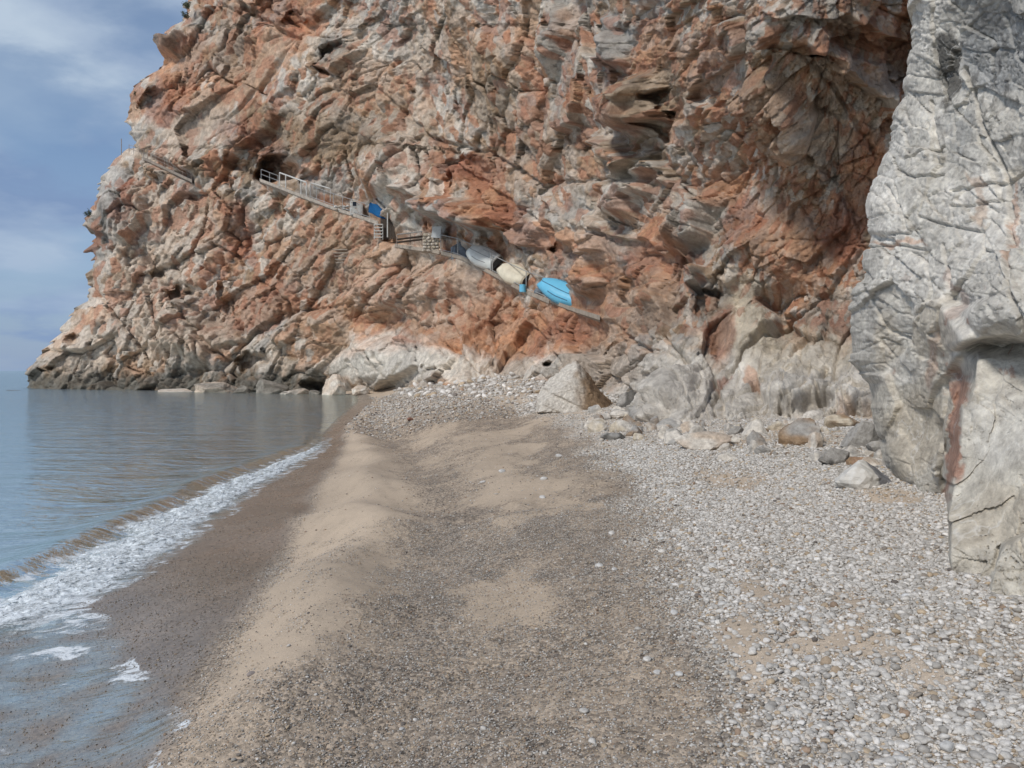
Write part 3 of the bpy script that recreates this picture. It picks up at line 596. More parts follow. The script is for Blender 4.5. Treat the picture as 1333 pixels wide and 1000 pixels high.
wc = wetc*(1+.25*fbm(X_*2, Y_*1.2, 1, 4))[..., None]
brown = sstep(.0, .5, fbm(X_*.7, Y_*.3, 8, 3)); wc = wc+(np.array([.21, .16, .12])-wc)*(.6*brown)[..., None]
c = c+(wc-c)*wet[..., None]
me = grid_mesh('beach', np.stack([X_, Y_, H_], -1), {'tint': np.clip(c, .01, .9), 'wet': wet, 'cover': cover, 'pale': pale})
m = new_mat('beach_sand'); b = NB(m); o = b.obj()
col = b.attr('tint'); w_ = b.attr('wet', out='Fac'); cv = b.attr('cover', out='Fac'); pl = b.attr('pale', out='Fac')
vg = b.n('ShaderNodeTexVoronoi'); b.put(vg.inputs['Vector'], b.scale(o, (1, 1, .2))); vg.inputs['Scale'].default_value = 46; vg.inputs['Randomness'].default_value = 1
hs = b.n('ShaderNodeSeparateColor'); b.L.new(vg.outputs['Color'], hs.inputs[0])
col = b.mix(b.math('MULTIPLY', cv, .95), col, b.mix(1.0, col, b.mix(b.mapr(hs.outputs[0], 0, 1), (.35, .34, .33), (1.75, 1.72, 1.68)), 'MULTIPLY'))
vf = b.n('ShaderNodeTexVoronoi'); b.put(vf.inputs['Vector'], b.scale(o, (1, .8, .2))); vf.inputs['Scale'].default_value = 11
hf = b.n('ShaderNodeSeparateColor'); b.L.new(vf.outputs['Color'], hf.inputs[0])
farm = b.mapr(b.n('ShaderNodeSeparateXYZ').outputs[0], 0, 1)
sx = b.n('ShaderNodeSeparateXYZ'); b.L.new(o, sx.inputs[0]); farm = b.mapr(sx.outputs[1], 12, 26)
col = b.mix(b.math('MULTIPLY', b.math('MULTIPLY', cv, farm), .8), col, b.mix(1.0, col, b.mix(b.mapr(hf.outputs[0], 0, 1), (.5, .48, .46), (1.7, 1.68, 1.66)), 'MULTIPLY'))
gr = b.noise(o, 190, 2, .6); col = b.mix(1.0, col, b.mix(b.mapr(gr, .3, .7), (.74, .73, .72), (1.26, 1.26, 1.26)), 'MULTIPLY')
hh = b.math('MULTIPLY', b.math('SUBTRACT', 1.0, vg.outputs['Distance']), b.math('MULTIPLY', cv, .5))
hh = b.math('ADD', hh, b.math('MULTIPLY', b.noise(o, 120, 3, .6), .35)); hh = b.math('ADD', hh, b.math('MULTIPLY', b.noise(o, 14, 4, .55), .35))
st = b.math('SUBTRACT', 1.0, b.math('MULTIPLY', w_, .72))
bp = b.n('ShaderNodeBump'); b.put(bp.inputs['Strength'], st); bp.inputs['Distance'].default_value = .015; b.put(bp.inputs['Height'], hh)
rgh = b.math('SUBTRACT', .93, b.math('MULTIPLY', w_, b.mapr(b.noise(o, 3, 4, .6), .3, .7, .55, .72)))
b.out(b.prin(col, rgh, bp.outputs[0], spec=.5)); MB_ = m
beach_o = link('beach', me, m, smooth=True); tag(beach_o, kind='structure')
# ground further off and behind the viewer: one coarse sheet just below
xs = np.concatenate([np.linspace(-60, -14, 24), np.linspace(-13, 13, 60), np.linspace(14, 60, 24)]); ys = np.linspace(-45, 130, 180)
XX, YY = np.meshgrid(xs, ys); HH = beach(XX, YY)
inside = (YY > 1.6) & (np.abs(XX/np.maximum(YY, .1)) < .99); HH = HH-np.where(inside, .6, 0.)
w2, c2, p2, s2, _ = zones(XX, YY); cc = sand+(gravel-sand)*c2[..., None]; cc = cc+(wetc-cc)*w2[..., None]
me = grid_mesh('ground', np.stack([XX, YY, HH], -1), {'tint': cc, 'wet': w2, 'cover': c2, 'pale': p2})
tag(link('ground', me, MB_, smooth=True), kind='structure')

# ------------------------------------------------------------------ sea
def water_z(x, y):
    ys_ = np.clip(y, 0, 60)
    r = x-(shore0(y)-.2)
    crest = shore0(y)-np.interp(y, [0, 8, 16, 24, 34], [.5, .75, .95, .7, .3])+.12*vnoise(y*.5, y*0, 2)
    amp = np.interp(y, [0, 5, 7, 16, 24, 34], [0.02, .05, .10, .11, .07, 0.0])
    k = x-crest
    z = amp*np.exp(-np.where(k < 0, (k/.40)**2, (k/.25)**2))-amp*.35*np.exp(-((k+1.6)/.8)**2)
    z = z+.022*np.exp(-((k+3.6)/.9)**2)*sstep(6, 9, y)*sstep(60, 30, y)
    calm = sstep(0, -1.2, r)
    z = z+calm*(.012*fbm(x*.9, y*.9, 3, 4, .6)+.006*fbm(x*3.2, y*4.2, 5, 3, .6)*sstep(40, 15, y))
    return z
ta = np.linspace(-1.1, -.14, 520); ty = np.concatenate([np.geomspace(1.6, 60, 520), np.geomspace(61, 45000, 120)])
A_, Y_ = np.meshgrid(ta, ty)
X_ = A_*Y_
# keep the right border of the sheet on the swash line
edge = swash(Y_)+.09*fbm(Y_*2.3, Y_*0+1, 4, 3, .6)+.05*np.sin(Y_*3.1)
X_ = np.where(Y_ < 140, np.minimum(X_, edge+.10), X_)
G_ = beach(X_, np.minimum(Y_, 130)); G_ = np.where(Y_ > 128, -7, G_)
Wz = water_z(X_, Y_)
film = .004+.006*fbm(X_*4, Y_*4, 2, 3)
Z_ = np.maximum(Wz, G_+film*sstep(.10, -.22, X_-edge))
Z_ = np.where(X_ >= edge+.06, G_-.01, Z_)
depth = np.clip(Z_-G_, 0, 9)
k = X_-(shore0(Y_)-np.interp(Y_, [0, 8, 16, 24, 34], [.5, .75, .95, .7, .3]))
foam = .62*sstep(.0, .3, k)*sstep(edge+.25, edge-.05, X_)*sstep(5.2, 7.5, Y_)*sstep(30, 24, Y_)
foam = foam+.5*sstep(-6, -1.5, k)*sstep(0, -.4, k)*sstep(3, 6, Y_)*sstep(34, 20, Y_)*sstep(.0, .3, fbm(X_*.7, Y_*.5, 6, 3))
foam = foam+.62*sstep(-.14, -.02, X_-edge)*sstep(5.4, 4.6, Y_)+(.52*sstep(7.5, 5.5, Y_))*sstep(-.1, .3, fbm(X_*1.6, Y_*2.6, 3, 4, .6))
foam = foam+.55*sstep(5.0, 5.8, Y_)*sstep(8.2, 6.6, Y_)*sstep(-4.6, -3.6, X_)*0+.2*sstep(-1.2, -.1, X_-edge)*sstep(4.4, 5.6, Y_)*sstep(8.6, 6.8, Y_)
foam = foam+.5*sstep(-.9, -.1, X_-edge)*sstep(24, 30, Y_)*sstep(80, 60, Y_)
me = grid_mesh('sea', np.stack([X_, Y_, Z_], -1), {'depth': depth, 'foam': np.clip(foam, 0, 1)})
m = new_mat('sea_water'); b = NB(m); o = b.obj(); sx = b.n('ShaderNodeSeparateXYZ'); b.L.new(o, sx.inputs[0])
def wave(sc, v3, det): return b.noise(b.scale(o, v3), sc, det, .6, .6)
hgt = b.math('ADD', b.math('MULTIPLY', wave(1.0, (.35, .8, 1), 3), 1.0), b.math('MULTIPLY', wave(3.0, (.55, 1.25, 1), 4), .30))
hgt = b.math('ADD', hgt, b.math('MULTIPLY', wave(10, (.7, 1.3, 1), 3), .07))
bpn = b.n('ShaderNodeBump'); b.put(bpn.inputs['Strength'], .85); b.put(bpn.inputs['Height'], hgt); b.put(bpn.inputs['Distance'], b.mapr(sx.outputs[1], 4, 60, .14, .85))
nm = bpn.outputs[0]
dp = b.attr('depth', out='Fac'); fo = b.attr('foam', out='Fac')
op = b.mapr(dp, .0, .15, .02, .95)
dif = b.n('ShaderNodeBsdfDiffuse'); b.put(dif.inputs[0], b.mix(b.mapr(dp, .2, 3), (.135, .155, .13), (.055, .085, .09)))
tr = b.n('ShaderNodeBsdfTransparent'); tr.inputs[0].default_value = (.80, .90, .87, 1)
m1 = b.n('ShaderNodeMixShader'); b.put(m1.inputs[0], op); b.L.new(tr.outputs[0], m1.inputs[1]); b.L.new(dif.outputs[0], m1.inputs[2])
gl = b.n('ShaderNodeBsdfGlossy'); gl.inputs['Roughness'].default_value = .09; gl.inputs['Color'].default_value = (.93, 1, .97, 1); b.put(gl.inputs['Normal'], nm)
fr = b.n('ShaderNodeFresnel'); fr.inputs[0].default_value = 1.33; b.put(fr.inputs['Normal'], nm)
m2 = b.n('ShaderNodeMixShader'); b.put(m2.inputs[0], b.math('MINIMUM', fr.outputs[0], .88)); b.L.new(m1.outputs[0], m2.inputs[1]); b.L.new(gl.outputs[0], m2.inputs[2])
fn = b.math('ADD', b.math('MULTIPLY', b.noise(b.scale(o, (.9, 1.3, 1)), 3.2, 6, .72, 1.0), .75), b.math('MULTIPLY', b.noise(b.scale(o, (1, 1.5, 1)), 26, 4, .7), .25))
thr = b.math('SUBTRACT', 1.0, b.math('MULTIPLY', fo, .62))
fm = b.mapr(b.math('SUBTRACT', fn, b.math('MULTIPLY', thr, .86)), -.03, .07, 0, .92)
fm = b.math('MULTIPLY', fm, b.mapr(fo, .02, .15))
fd = b.n('ShaderNodeBsdfDiffuse'); fd.inputs[0].default_value = (.74, .77, .79, 1); b.put(fd.inputs['Normal'], b.bump(fn, .8, .05))
ed = b.mapr(dp, .0, .012)
trs = b.n('ShaderNodeBsdfTransparent'); me_ = b.n('ShaderNodeMixShader'); b.put(me_.inputs[0], ed); b.L.new(trs.outputs[0], me_.inputs[1]); b.L.new(m2.outputs[0], me_.inputs[2]); m2 = me_
m3 = b.n('ShaderNodeMixShader'); b.put(m3.inputs[0], fm); b.L.new(m2.outputs[0], m3.inputs[1]); b.L.new(fd.outputs[0], m3.inputs[2])
b.out(m3.outputs[0])
sea = link('sea', me, m, smooth=True); tag(sea, kind='structure')
# sea behind and beside the camera
xs = -np.geomspace(6, 40000, 60)[::-1]; yb = np.concatenate([-np.geomspace(1, 20000, 40)[::-1], np.array([0, 1., 1.7])])
XX, YY = np.meshgrid(np.concatenate([xs, [-5.4, -5.1]]), yb)
me = grid_mesh('sea_behind', np.stack([XX, YY, np.zeros_like(XX)-.004], -1), {'depth': np.clip(-np.interp(XX+5, _pd, _ph), 0, 9), 'foam': XX*0})
tag(link('sea', me, m, smooth=True), kind='structure')

# broken crest: lumpy froth standing up from the water
ty = np.geomspace(6.4, 27, 900); tc = np.linspace(0, 1, 110)
TC, TY = np.meshgrid(tc, ty)
lo = shore0(TY)-np.interp(TY, [0, 8, 16, 24, 34], [.5, .75, .95, .7, .3])+.38+.18*vnoise(TY*1.1, TY*0, 3)+.07*vnoise(TY*5, TY*0, 5)
hi = swash(TY)-.12-.1*sstep(12, 20, TY)+.15*fbm(TY*1.2, TY*0+3, 6, 4, .6)
FX = lo+(hi-lo)*TC
prof = np.sin(np.pi*np.clip(TC*.98+.01, 0, 1))**.5*np.interp(TC, [0, .3, 1], [.8, 1, .35])
amp = np.interp(TY, [6.4, 8, 15, 22, 27], [.05, .14, .17, .10, .02])
lump = .5+.6*fbm(FX*3, TY*2, 3, 4, .6)
lumpf = np.abs(fbm(FX*16, TY*13, 5, 4, .65))
base = np.maximum(water_z(FX, TY), beach(FX, TY)+.01)
FZ = base-.03+prof*amp*(.25+.75*lump+.25*lumpf+.14*np.abs(fbm(FX*38, TY*30, 8, 3, .6)))
me = grid_mesh('sea_foam', np.stack([FX+.04*vnoise(FX*20, TY*20, 2), TY+.04*vnoise(FX*20, TY*20, 7), FZ], -1), {'edge': np.minimum(1, np.minimum(TC, 1-TC)*5)*sstep(6.4, 7.4, TY)*sstep(27, 23, TY)})
m = new_mat('foam'); b = NB(m); o = b.obj()
n_ = b.math('ADD', b.math('MULTIPLY', b.noise(o, 7, 6, .75, .6), .7), b.math('MULTIPLY', b.noise(o, 40, 4, .7), .3))
al = b.mapr(b.math('ADD', n_, b.math('MULTIPLY', b.attr('edge', out='Fac'), .20)), .56, .76)
fd = b.prin(b.mix(b.mapr(b.noise(o, 15, 4, .7), .3, .7), (.62, .67, .70), (.84, .87, .88)), .6, b.bump(n_, .5, .03))
tr = b.n('ShaderNodeBsdfTransparent'); mxs = b.n('ShaderNodeMixShader'); b.put(mxs.inputs[0], al); b.L.new(tr.outputs[0], mxs.inputs[1]); b.L.new(fd, mxs.inputs[2]); b.out(mxs.outputs[0])
tag(link('sea_foam', me, m, smooth=True), 'white froth of the small breaker running along the shore', 'foam', kind='stuff')

# ------------------------------------------------------------------ rocks
def hull_rock(name, seed, dims, planes=16, sub=4, noise=.05, flat=.0, seedcols=('P',), bottom=.35):
    """angular stone: a ball cut by random planes, then roughened"""
    r = np.random.RandomState(seed)
    bm = bmesh.new(); bmesh.ops.create_icosphere(bm, subdivisions=sub, radius=1)
    V = np.array([v.co[:] for v in bm.verts])
    n = r.normal(size=(planes, 3)); n /= np.linalg.norm(n, axis=1, keepdims=True); d = r.uniform(.55, .95, planes)
    q = V@n.T; rad = np.where(q > 1e-3, d/np.maximum(q, 1e-3), 9); rad = np.minimum(rad.min(1), 1.12)
    P = V*rad[:, None]
    for o_, a in ((2.2, noise), (5.5, noise*.6), (12, noise*.35)):
        P = P*(1+a*(vnoise(P[:, 0]*o_+P[:, 2]*1.7*o_, P[:, 1]*o_-P[:, 2]*1.3*o_+seed, seed % 11)))[:, None]
    P[:, 2] = np.maximum(P[:, 2], -bottom)
    P = P*np.array(dims)/2
    P[:, 2] += bottom*dims[2]/2*.7
    for v, p in zip(bm.verts, P): v.co = p
    me = bpy.data.meshes.new(name); bm.to_mesh(me); bm.free()
    cs_ = [np.array(PAL[k]) for k in seedcols]
    t = .5+.5*np.sin(3*vnoise(P[:, 0]/dims[0]*3+seed, P[:, 1]/dims[1]*3+P[:, 2]*2, 3))
    c = cs_[0]+(cs_[-1]-cs_[0])*t[:, None]
    a = me.color_attributes.new('tint', 'FLOAT_COLOR', 'POINT'); a.data.foreach_set('color', np.concatenate([c, np.ones((len(c), 1))], 1).reshape(-1).astype(np.float32))
    return me
MBn = rock_mat('boulder_stone', 0.12); MBf = rock_mat('far_boulder_stone', 0.5)
def boulder(px, py, w, h, seed, cols, label, cat='boulder', name='boulder', deep=.8, rz=0, D=None, group=None, planes=14, sub=4, z=None, tilt=0):
    g = ground_at(px, py) if D is None else at(px, py, D)
    if z is not None: g.z = z
    s = g.y/F
    me = hull_rock(name, seed, (w*s*1.08, w*s*deep, h*s*1.45), planes, sub, seedcols=cols)
    o = link(name, me, MBf if g.y > 30 else MBn); o.location = (g.x, g.y+w*s*deep*.35, g.z-.06*h*s); o.rotation_euler = (0, math.radians(tilt), math.radians(rz))
    tag(o, label, cat, group); return o
# leaning triangular block
def wedge_rock():
    g = ground_at(750, 536); s = g.y/F
    r = np.random.RandomState(3)
    bm = bmesh.new(); bmesh.ops.create_icosphere(bm, subdivisions=5, radius=1)
    V = np.array([v.co[:] for v in bm.verts])
    n = np.array([(-.68, -.35, .66), (.80, -.28, .52), (0, -.93, .30), (-.35, -.9, .2), (0, .9, .3), (0, 0, -1), (-1, 0, .1), (1, 0, .0), (.5, -.8, .35)]); n /= np.linalg.norm(n, axis=1, keepdims=True)
    d = np.array([.46, .42, .5, .52, .5, .5, .85, .85, .5])
    q = V@n.T; rad = np.where(q > 1e-3, d/np.maximum(q, 1e-3), 9).min(1); P = V*rad[:, None]
    for o_, a in ((2.5, .05), (6, .035), (14, .02), (30, .012)): P = P*(1+a*vnoise(P[:, 0]*o_+P[:, 2]*2*o_, P[:, 1]*o_-P[:, 2]*o_, 4))[:, None]
    # fracture lines
    f1_, f2_, *_ = worley(P[:, 0]*2.2+P[:, 1], P[:, 2]*3+.5*P[:, 0], 6); P = P*(1-.04*sstep(.12, 0, f2_-f1_))[:, None]
    P = P-P.mean(0); P[:, 0] *= 104*s/np.ptp(P[:, 0]); P[:, 1] *= 1.5/np.ptp(P[:, 1]); P[:, 2] *= 74*s/np.ptp(P[:, 2]); P[:, 2] -= P[:, 2].min()
    for v, p in zip(bm.verts, P): v.co = p
    me = bpy.data.meshes.new('boulder'); bm.to_mesh(me); bm.free()
    t = sstep(-.1, .4, P[:, 0]+.2*vnoise(P[:, 0]*4, P[:, 2]*4, 2)); c = np.array(PAL['W'])*.84+(np.array(PAL['T'])*.9-np.array(PAL['W'])*.84)*t[:, None]
    a = me.color_attributes.new('tint', 'FLOAT_COLOR', 'POINT'); a.data.foreach_set('color', np.concatenate([c, np.ones((len(c), 1))], 1).reshape(-1).astype(np.float32))
    o = link('boulder', me, MBn); o.location = (g.x, g.y+.7, g.z-.12)
    tag(o, 'large pale triangular boulder with a sharp peak at the foot of the cliff', 'boulder')
wedge_rock()
# white block with a dark broken side
o = boulder(1128, 634, 72, 40, 41, ('W', 'W'), 'smooth white boulder with a dark broken side beside the grey outcrop', deep=.9, planes=9)
o.data.materials.clear(); mwb = new_mat('white_boulder'); b = NB(mwb); oo = b.obj(); sx = b.n('ShaderNodeSeparateXYZ'); b.L.new(oo, sx.inputs[0])
f_ = b.mapr(b.math('ADD', sx.outputs[0], b.math('MULTIPLY', b.noise(oo, 5, 3), .12)), .17, .20)
b.out(b.prin(b.mix(f_, b.mix(b.mapr(b.noise(oo, 9, 5), .3, .7), (.50, .47, .42), (.64, .62, .58)), b.mix(b.mapr(b.noise(oo, 12, 5), .3, .7), (.10, .10, .105), (.24, .235, .24))), .8, b.bump(b.noise(oo, 18, 6, .7), .5, .03)))
o.data.materials.append(mwb)
BL = [ # px, py(base), w, h, seed, colours, label, deep, tilt
 (1046,580,62,36,51,('T','G'),'brown grey angular boulder with a dark front face below the cracked pale ledge',.8,0),
 (1128,582,44,32,52,('G','G'),'dull grey boulder behind the white boulder',.8,10),
 (1105,556,40,20,53,('T','C'),'brown lump of rock between the cliff foot and the grey outcrop',.9,0),
 (1090,606,40,24,54,('G','D'),'dark grey slanting slab of rock left of the white boulder',.8,25),
 (1070,600,26,14,55,('W','G'),'small pale rock against the dark slanting slab',.8,0),
 (1118,606,22,14,56,('K','T'),'small brown rounded rock above the white boulder',.9,0),
 (1190,610,60,40,57,('W','G'),'pale block tucked under the grey outcrop',.9,0),
 (920,585,74,20,58,('W','P'),'long low pale rock at the edge of the gravel',.7,0),
 (880,578,36,18,59,('G','W'),'grey rock half sunk in the gravel left of the long low rock',.8,0),
 (985,572,34,22,60,('W','W'),'whitish rock on the sand pocket under the cliff',.8,0),
 (1015,560,30,12,61,('C','W'),'flat cream stone on the sand pocket',.8,0),
 (858,520,34,26,62,('T','G'),'brown cube-like rock perched on the pale slabs',.9,0),
 (822,530,30,20,63,('G','D'),'dark grey rock right of the triangular boulder',.9,0),
 (806,545,40,12,64,('W','G'),'light flat rock in front of the triangular boulder',.8,0),
 (838,548,44,22,65,('G','G'),'mid grey sloping rock at the foot of the pale slabs',.8,-10),
 (784,548,26,10,66,('G','W'),'small grey stone left of the light flat rock',.8,0),
 (778,562,26,12,67,('C','W'),'cream pointed stone lying on the gravel',.8,0),
 (800,572,28,8,68,('D','G'),'low dark rock showing through the gravel',.8,0),
 (950,600,26,10,69,('W','W'),'white flat stone alone below the long low rock',.8,0),
 (1060,548,24,12,70,('W','C'),'cream stone wedged under the cracked ledge',.8,0),
 (1000,590,24,10,71,('G','W'),'grey flat stone below the brown angular boulder',.8,0),
 (870,560,40,16,72,('W','G'),'broken pale rock next to the foot of the slabs',.8,5),
 (905,563,30,14,73,('W','P'),'pale rounded rock behind the long low rock',.8,0),
 (1150,590,30,18,74,('G','W'),'light grey rock squeezed behind the white boulder',.8,0),
 (960,566,22,12,75,('G','G'),'little grey rock left of the sand pocket',.8,0)]
for i, (px, py, w, h, s_, c_, lb, dp_, tl) in enumerate(BL): boulder(px, py, w*1.08, h*1.2, s_, c_, lb, deep=dp_, tilt=tl, rz=i*37 % 60-30)
r_ = np.random.RandomState(77)
for k in range(110):
    px = r_.uniform(770, 1165); t_ = (px-770)/395
    py = r_.uniform(np.interp(px, [770, 850, 1000, 1165], [535, 550, 552, 552]), np.interp(px, [770, 850, 1000, 1165], [560, 580, 592, 626]))
    w = 8+22*r_.rand()**2
    boulder(px, py, w, w*r_.uniform(.55, .9), 600+k, (('W', 'W'), ('W', 'G'), ('G', 'T'), ('C', 'W'), ('W', 'P'))[k % 5], 'small broken rock in the rubble between the pale slabs and the gravel', cat='rock', name='rubble_rock', group='rubble along the foot of the pale slabs', sub=3, rz=k*40)
# rocks standing in the sea at the headland foot
PAL['w'] = (.13, .12, .10); PAL['b'] = (.26, .24, .21)
for (px, py, w, h, D, s_, c_, lb) in [
 (272,512,72,22,86,81,('b','P'),'large pale brown boulder at the water edge below the headland'),
 (220,511,48,7,88,82,('W','P'),'flat light ledge rock just clear of the sea'),
 (348,512,50,22,82,83,('b','w'),'dark rounded boulder standing in the shallows'),
 (310,513,22,14,83,84,('w','b'),'small black wet rock between two boulders'),
 (385,513,30,10,80,85,('b','P'),'low brown rock at the water edge left of the pale block'),
 (434,509,30,30,77,86,('W','P'),'tall pale block of rock where the sea meets the beach'),
 (410,513,20,9,78,87,('w','b'),'little dark rock near the tall pale block'),
 (370,515,18,6,79,88,('b','W'),'small flat rock awash in the shallows'),
 (466,512,24,12,75,89,('W','P'),'pale broken rock at the corner of the beach'),
 (150,509,26,6,96,90,('w','w'),'black wet rock at the foot of the headland')]:
    boulder(px, py, w, h, s_, c_, lb, D=D, z=(0 if px < 440 else .3)-.1, deep=.8)
o = boulder(20, 508, 46, 3, 92, ('w', 'w'), 'low dark reef barely breaking the sea surface off the headland', D=95, z=-.15, deep=.5, name='reef', cat='reef')

# pebble prototypes (mesh data only)
def pebble_mesh(seed, sub=2, angular=.0):
    r = np.random.RandomState(seed); bm = bmesh.new(); bmesh.ops.create_icosphere(bm, subdivisions=sub, radius=.5)
    V = np.array([v.co[:] for v in bm.verts])
    n = r.normal(size=(9, 3)); n /= np.linalg.norm(n, axis=1, keepdims=True); q = V@n.T*2
    rad = np.minimum(1, (np.where(q > 1e-3, r.uniform(.70, .98, 9)/np.maximum(q, 1e-3), 9)).min(1)); V = V*(.35*1+.65*rad)[:, None] if not angular else V*rad[:, None]
    V = V*np.array([1.0, r.uniform(.68, .95), r.uniform(.42, .7)])
    V = V*(1+.08*vnoise(V[:, 0]*4+seed, V[:, 1]*4+V[:, 2]*3, 2))[:, None]
    for v, p in zip(bm.verts, V): v.co = p
    me = bpy.data.meshes.new('pebble'); bm.to_mesh(me); bm.free(); me.polygons.foreach_set('use_smooth', np.ones(len(me.polygons), dtype=bool))
    return me
def pebble_mat(name, kind):
    m = new_mat(name); b = NB(m); o = b.obj()
    c = b.attr('pc', kind) if kind == 'INSTANCER' else b.n('ShaderNodeObjectInfo').outputs['Color']
    c = b.mix(1.0, c, b.mix(b.mapr(b.noise(o, 3.5, 5, .65), .3, .7), (.72, .70, .68), (1.18, 1.17, 1.16)), 'MULTIPLY')
    b.out(b.prin(c, .8, b.bump(b.noise(o, 14, 4, .6), .25, .04), spec=.35)); return m
MPI = pebble_mat('gravel_stone', 'INSTANCER'); MPO = pebble_mat('pebble_stone', 'OBJECT')
protos = bpy.data.collections.new('gravel_shapes')
for i in range(10):
    me = pebble_mesh(100+i, 1 if i < 4 else 2, angular=i % 3 != 0); me.materials.append(MPI); protos.objects.link(bpy.data.objects.new('gravel_shape', me))
COLS = np.array([(.50, .49, .475), (.39, .38, .365), (.31, .30, .285), (.24, .215, .19), (.14, .125, .115), (.37, .30, .22), (.27, .20, .15), (.57, .56, .55)])*np.array([1.01, .985, .945])
def stone_cols(n, pale, r):
    pw = np.array([.38, .25, .09, .03, .008, .07, .015, .157]); pd = np.array([.10, .15, .20, .20, .12, .12, .09, .02])
    u = r.rand(n); cw = np.cumsum(pw); cdk = np.cumsum(pd)
    i1 = np.minimum(np.searchsorted(cw, u), 7); i2 = np.minimum(np.searchsorted(cdk, u), 7)
    i = np.where(r.rand(n) < pale, i1, i2); return COLS[i]*r.uniform(.92, 1.28, n)[:, None]
def scatter(name, n, y0, y1, smin, smax, power, use, r, label, seed, cat='gravel', x0=-.70, x1=.70, zbury=.15, shape=2.5):
    # uniform on the ground inside the wedge the viewer looks along
    y = np.sqrt(r.uniform(y0*y0, y1*y1, n)); x = r.uniform(x0, x1, n)*y
    wet, cover, pale, ss, patch = zones(x, y)
    p = use(x, y, wet, cover, pale, ss, patch); keep = r.rand(n) < p
    x, y, pale, wet = x[keep], y[keep], pale[keep], wet[keep]; n = len(x)
    s = smin*(smax/smin)**(r.rand(n)**power); s = s*(.72+.55*pale)
    z = beach(x, y)
    P = np.stack([x, y, z+s*zbury], -1)
    me = bpy.data.meshes.new(name); me.vertices.add(n); me.vertices.foreach_set('co', P.reshape(-1).astype(np.float32)); me.update()
    def av(k, t, v, f): a = me.attributes.new(k, t, 'POINT'); a.data.foreach_set(f, v.reshape(-1).astype(np.float32))
    av('rt', 'FLOAT_VECTOR', np.stack([r.normal(0, .28, n), r.normal(0, .28, n), r.uniform(0, 6.3, n)], -1), 'vector')
    av('sc', 'FLOAT_VECTOR', s[:, None]*r.uniform(.85, 1.15, (n, 3)), 'vector')
    pc = stone_cols(n, pale, r)*(1-.35*wet)[:, None]
    av('pc', 'FLOAT_COLOR', np.concatenate([pc, np.ones((n, 1))], 1), 'color')
    o = link(name, me)
    md = o.modifiers.new('scatter', 'NODES'); ng = bpy.data.node_groups.new('scatter_'+name, 'GeometryNodeTree'); md.node_group = ng
    ng.interface.new_socket('Geometry', in_out='INPUT', socket_type='NodeSocketGeometry'); ng.interface.new_socket('Geometry', in_out='OUTPUT', socket_type='NodeSocketGeometry')
    gi = ng.nodes.new('NodeGroupInput'); go = ng.nodes.new('NodeGroupOutput'); ip = ng.nodes.new('GeometryNodeInstanceOnPoints'); ci = ng.nodes.new('GeometryNodeCollectionInfo')
    ci.inputs['Collection'].default_value = protos; ci.inputs['Separate Children'].default_value = True; ci.inputs['Reset Children'].default_value = True
    ip.inputs['Pick Instance'].default_value = True
    for nm_, sk in (('rt', 'Rotation'), ('sc', 'Scale')):
        na = ng.nodes.new('GeometryNodeInputNamedAttribute'); na.data_type = 'FLOAT_VECTOR'; na.inputs['Name'].default_value = nm_; ng.links.new(na.outputs['Attribute'], ip.inputs[sk])
    ng.links.new(gi.outputs[0], ip.inputs['Points']); ng.links.new(ci.outputs[0], ip.inputs['Instance']); ng.links.new(ip.outputs[0], go.inputs[0])
    tag(o, label, cat, kind='stuff'); return n
r = np.random.RandomState(11)
n_a = scatter('gravel', 480000, 2.6, 9.5, .007, .022, 1.6, lambda x, y, w, c, p, s, q: (1-.75*w)*np.clip(c*.95+.03+.10*q-.22*p, 0, 1), r, 'fine grey and brown gravel covering the near beach', 1)
n_b = scatter('gravel', 260000, 2.6, 14, .016, .048, 2.3, lambda x, y, w, c, p, s, q: (1-w*.97)*(c*(.05+.85*p)+.004), r, 'pale rounded pebbles heaped over the right side of the beach', 2)
n_c = scatter('gravel', 150000, 9, 30, .018, .05, 1.7, lambda x, y, w, c, p, s, q: (1-w)*np.clip(c*(.35+.5*p)+.01, 0, 1), r, 'grey gravel in the middle distance of the beach', 3)
n_d = scatter('gravel', 42000, 26, 66, .05, .16, 1.8, lambda x, y, w, c, p, s, q: (1-w)*np.clip(c*.8+.05, 0, 1), r, 'coarse gravel at the far end of the beach', 4, x0=-.25, x1=.15)
n_e = scatter('gravel', 60000, 5, 24, .010, .03, 1.6, lambda x, y, w, c, p, s, q: .35*w*(x > swash(y)), r, 'small wet stones left behind by the wave', 5, x0=-.7, x1=-.1)
print('gravel', n_a, n_b, n_c, n_d, n_e)

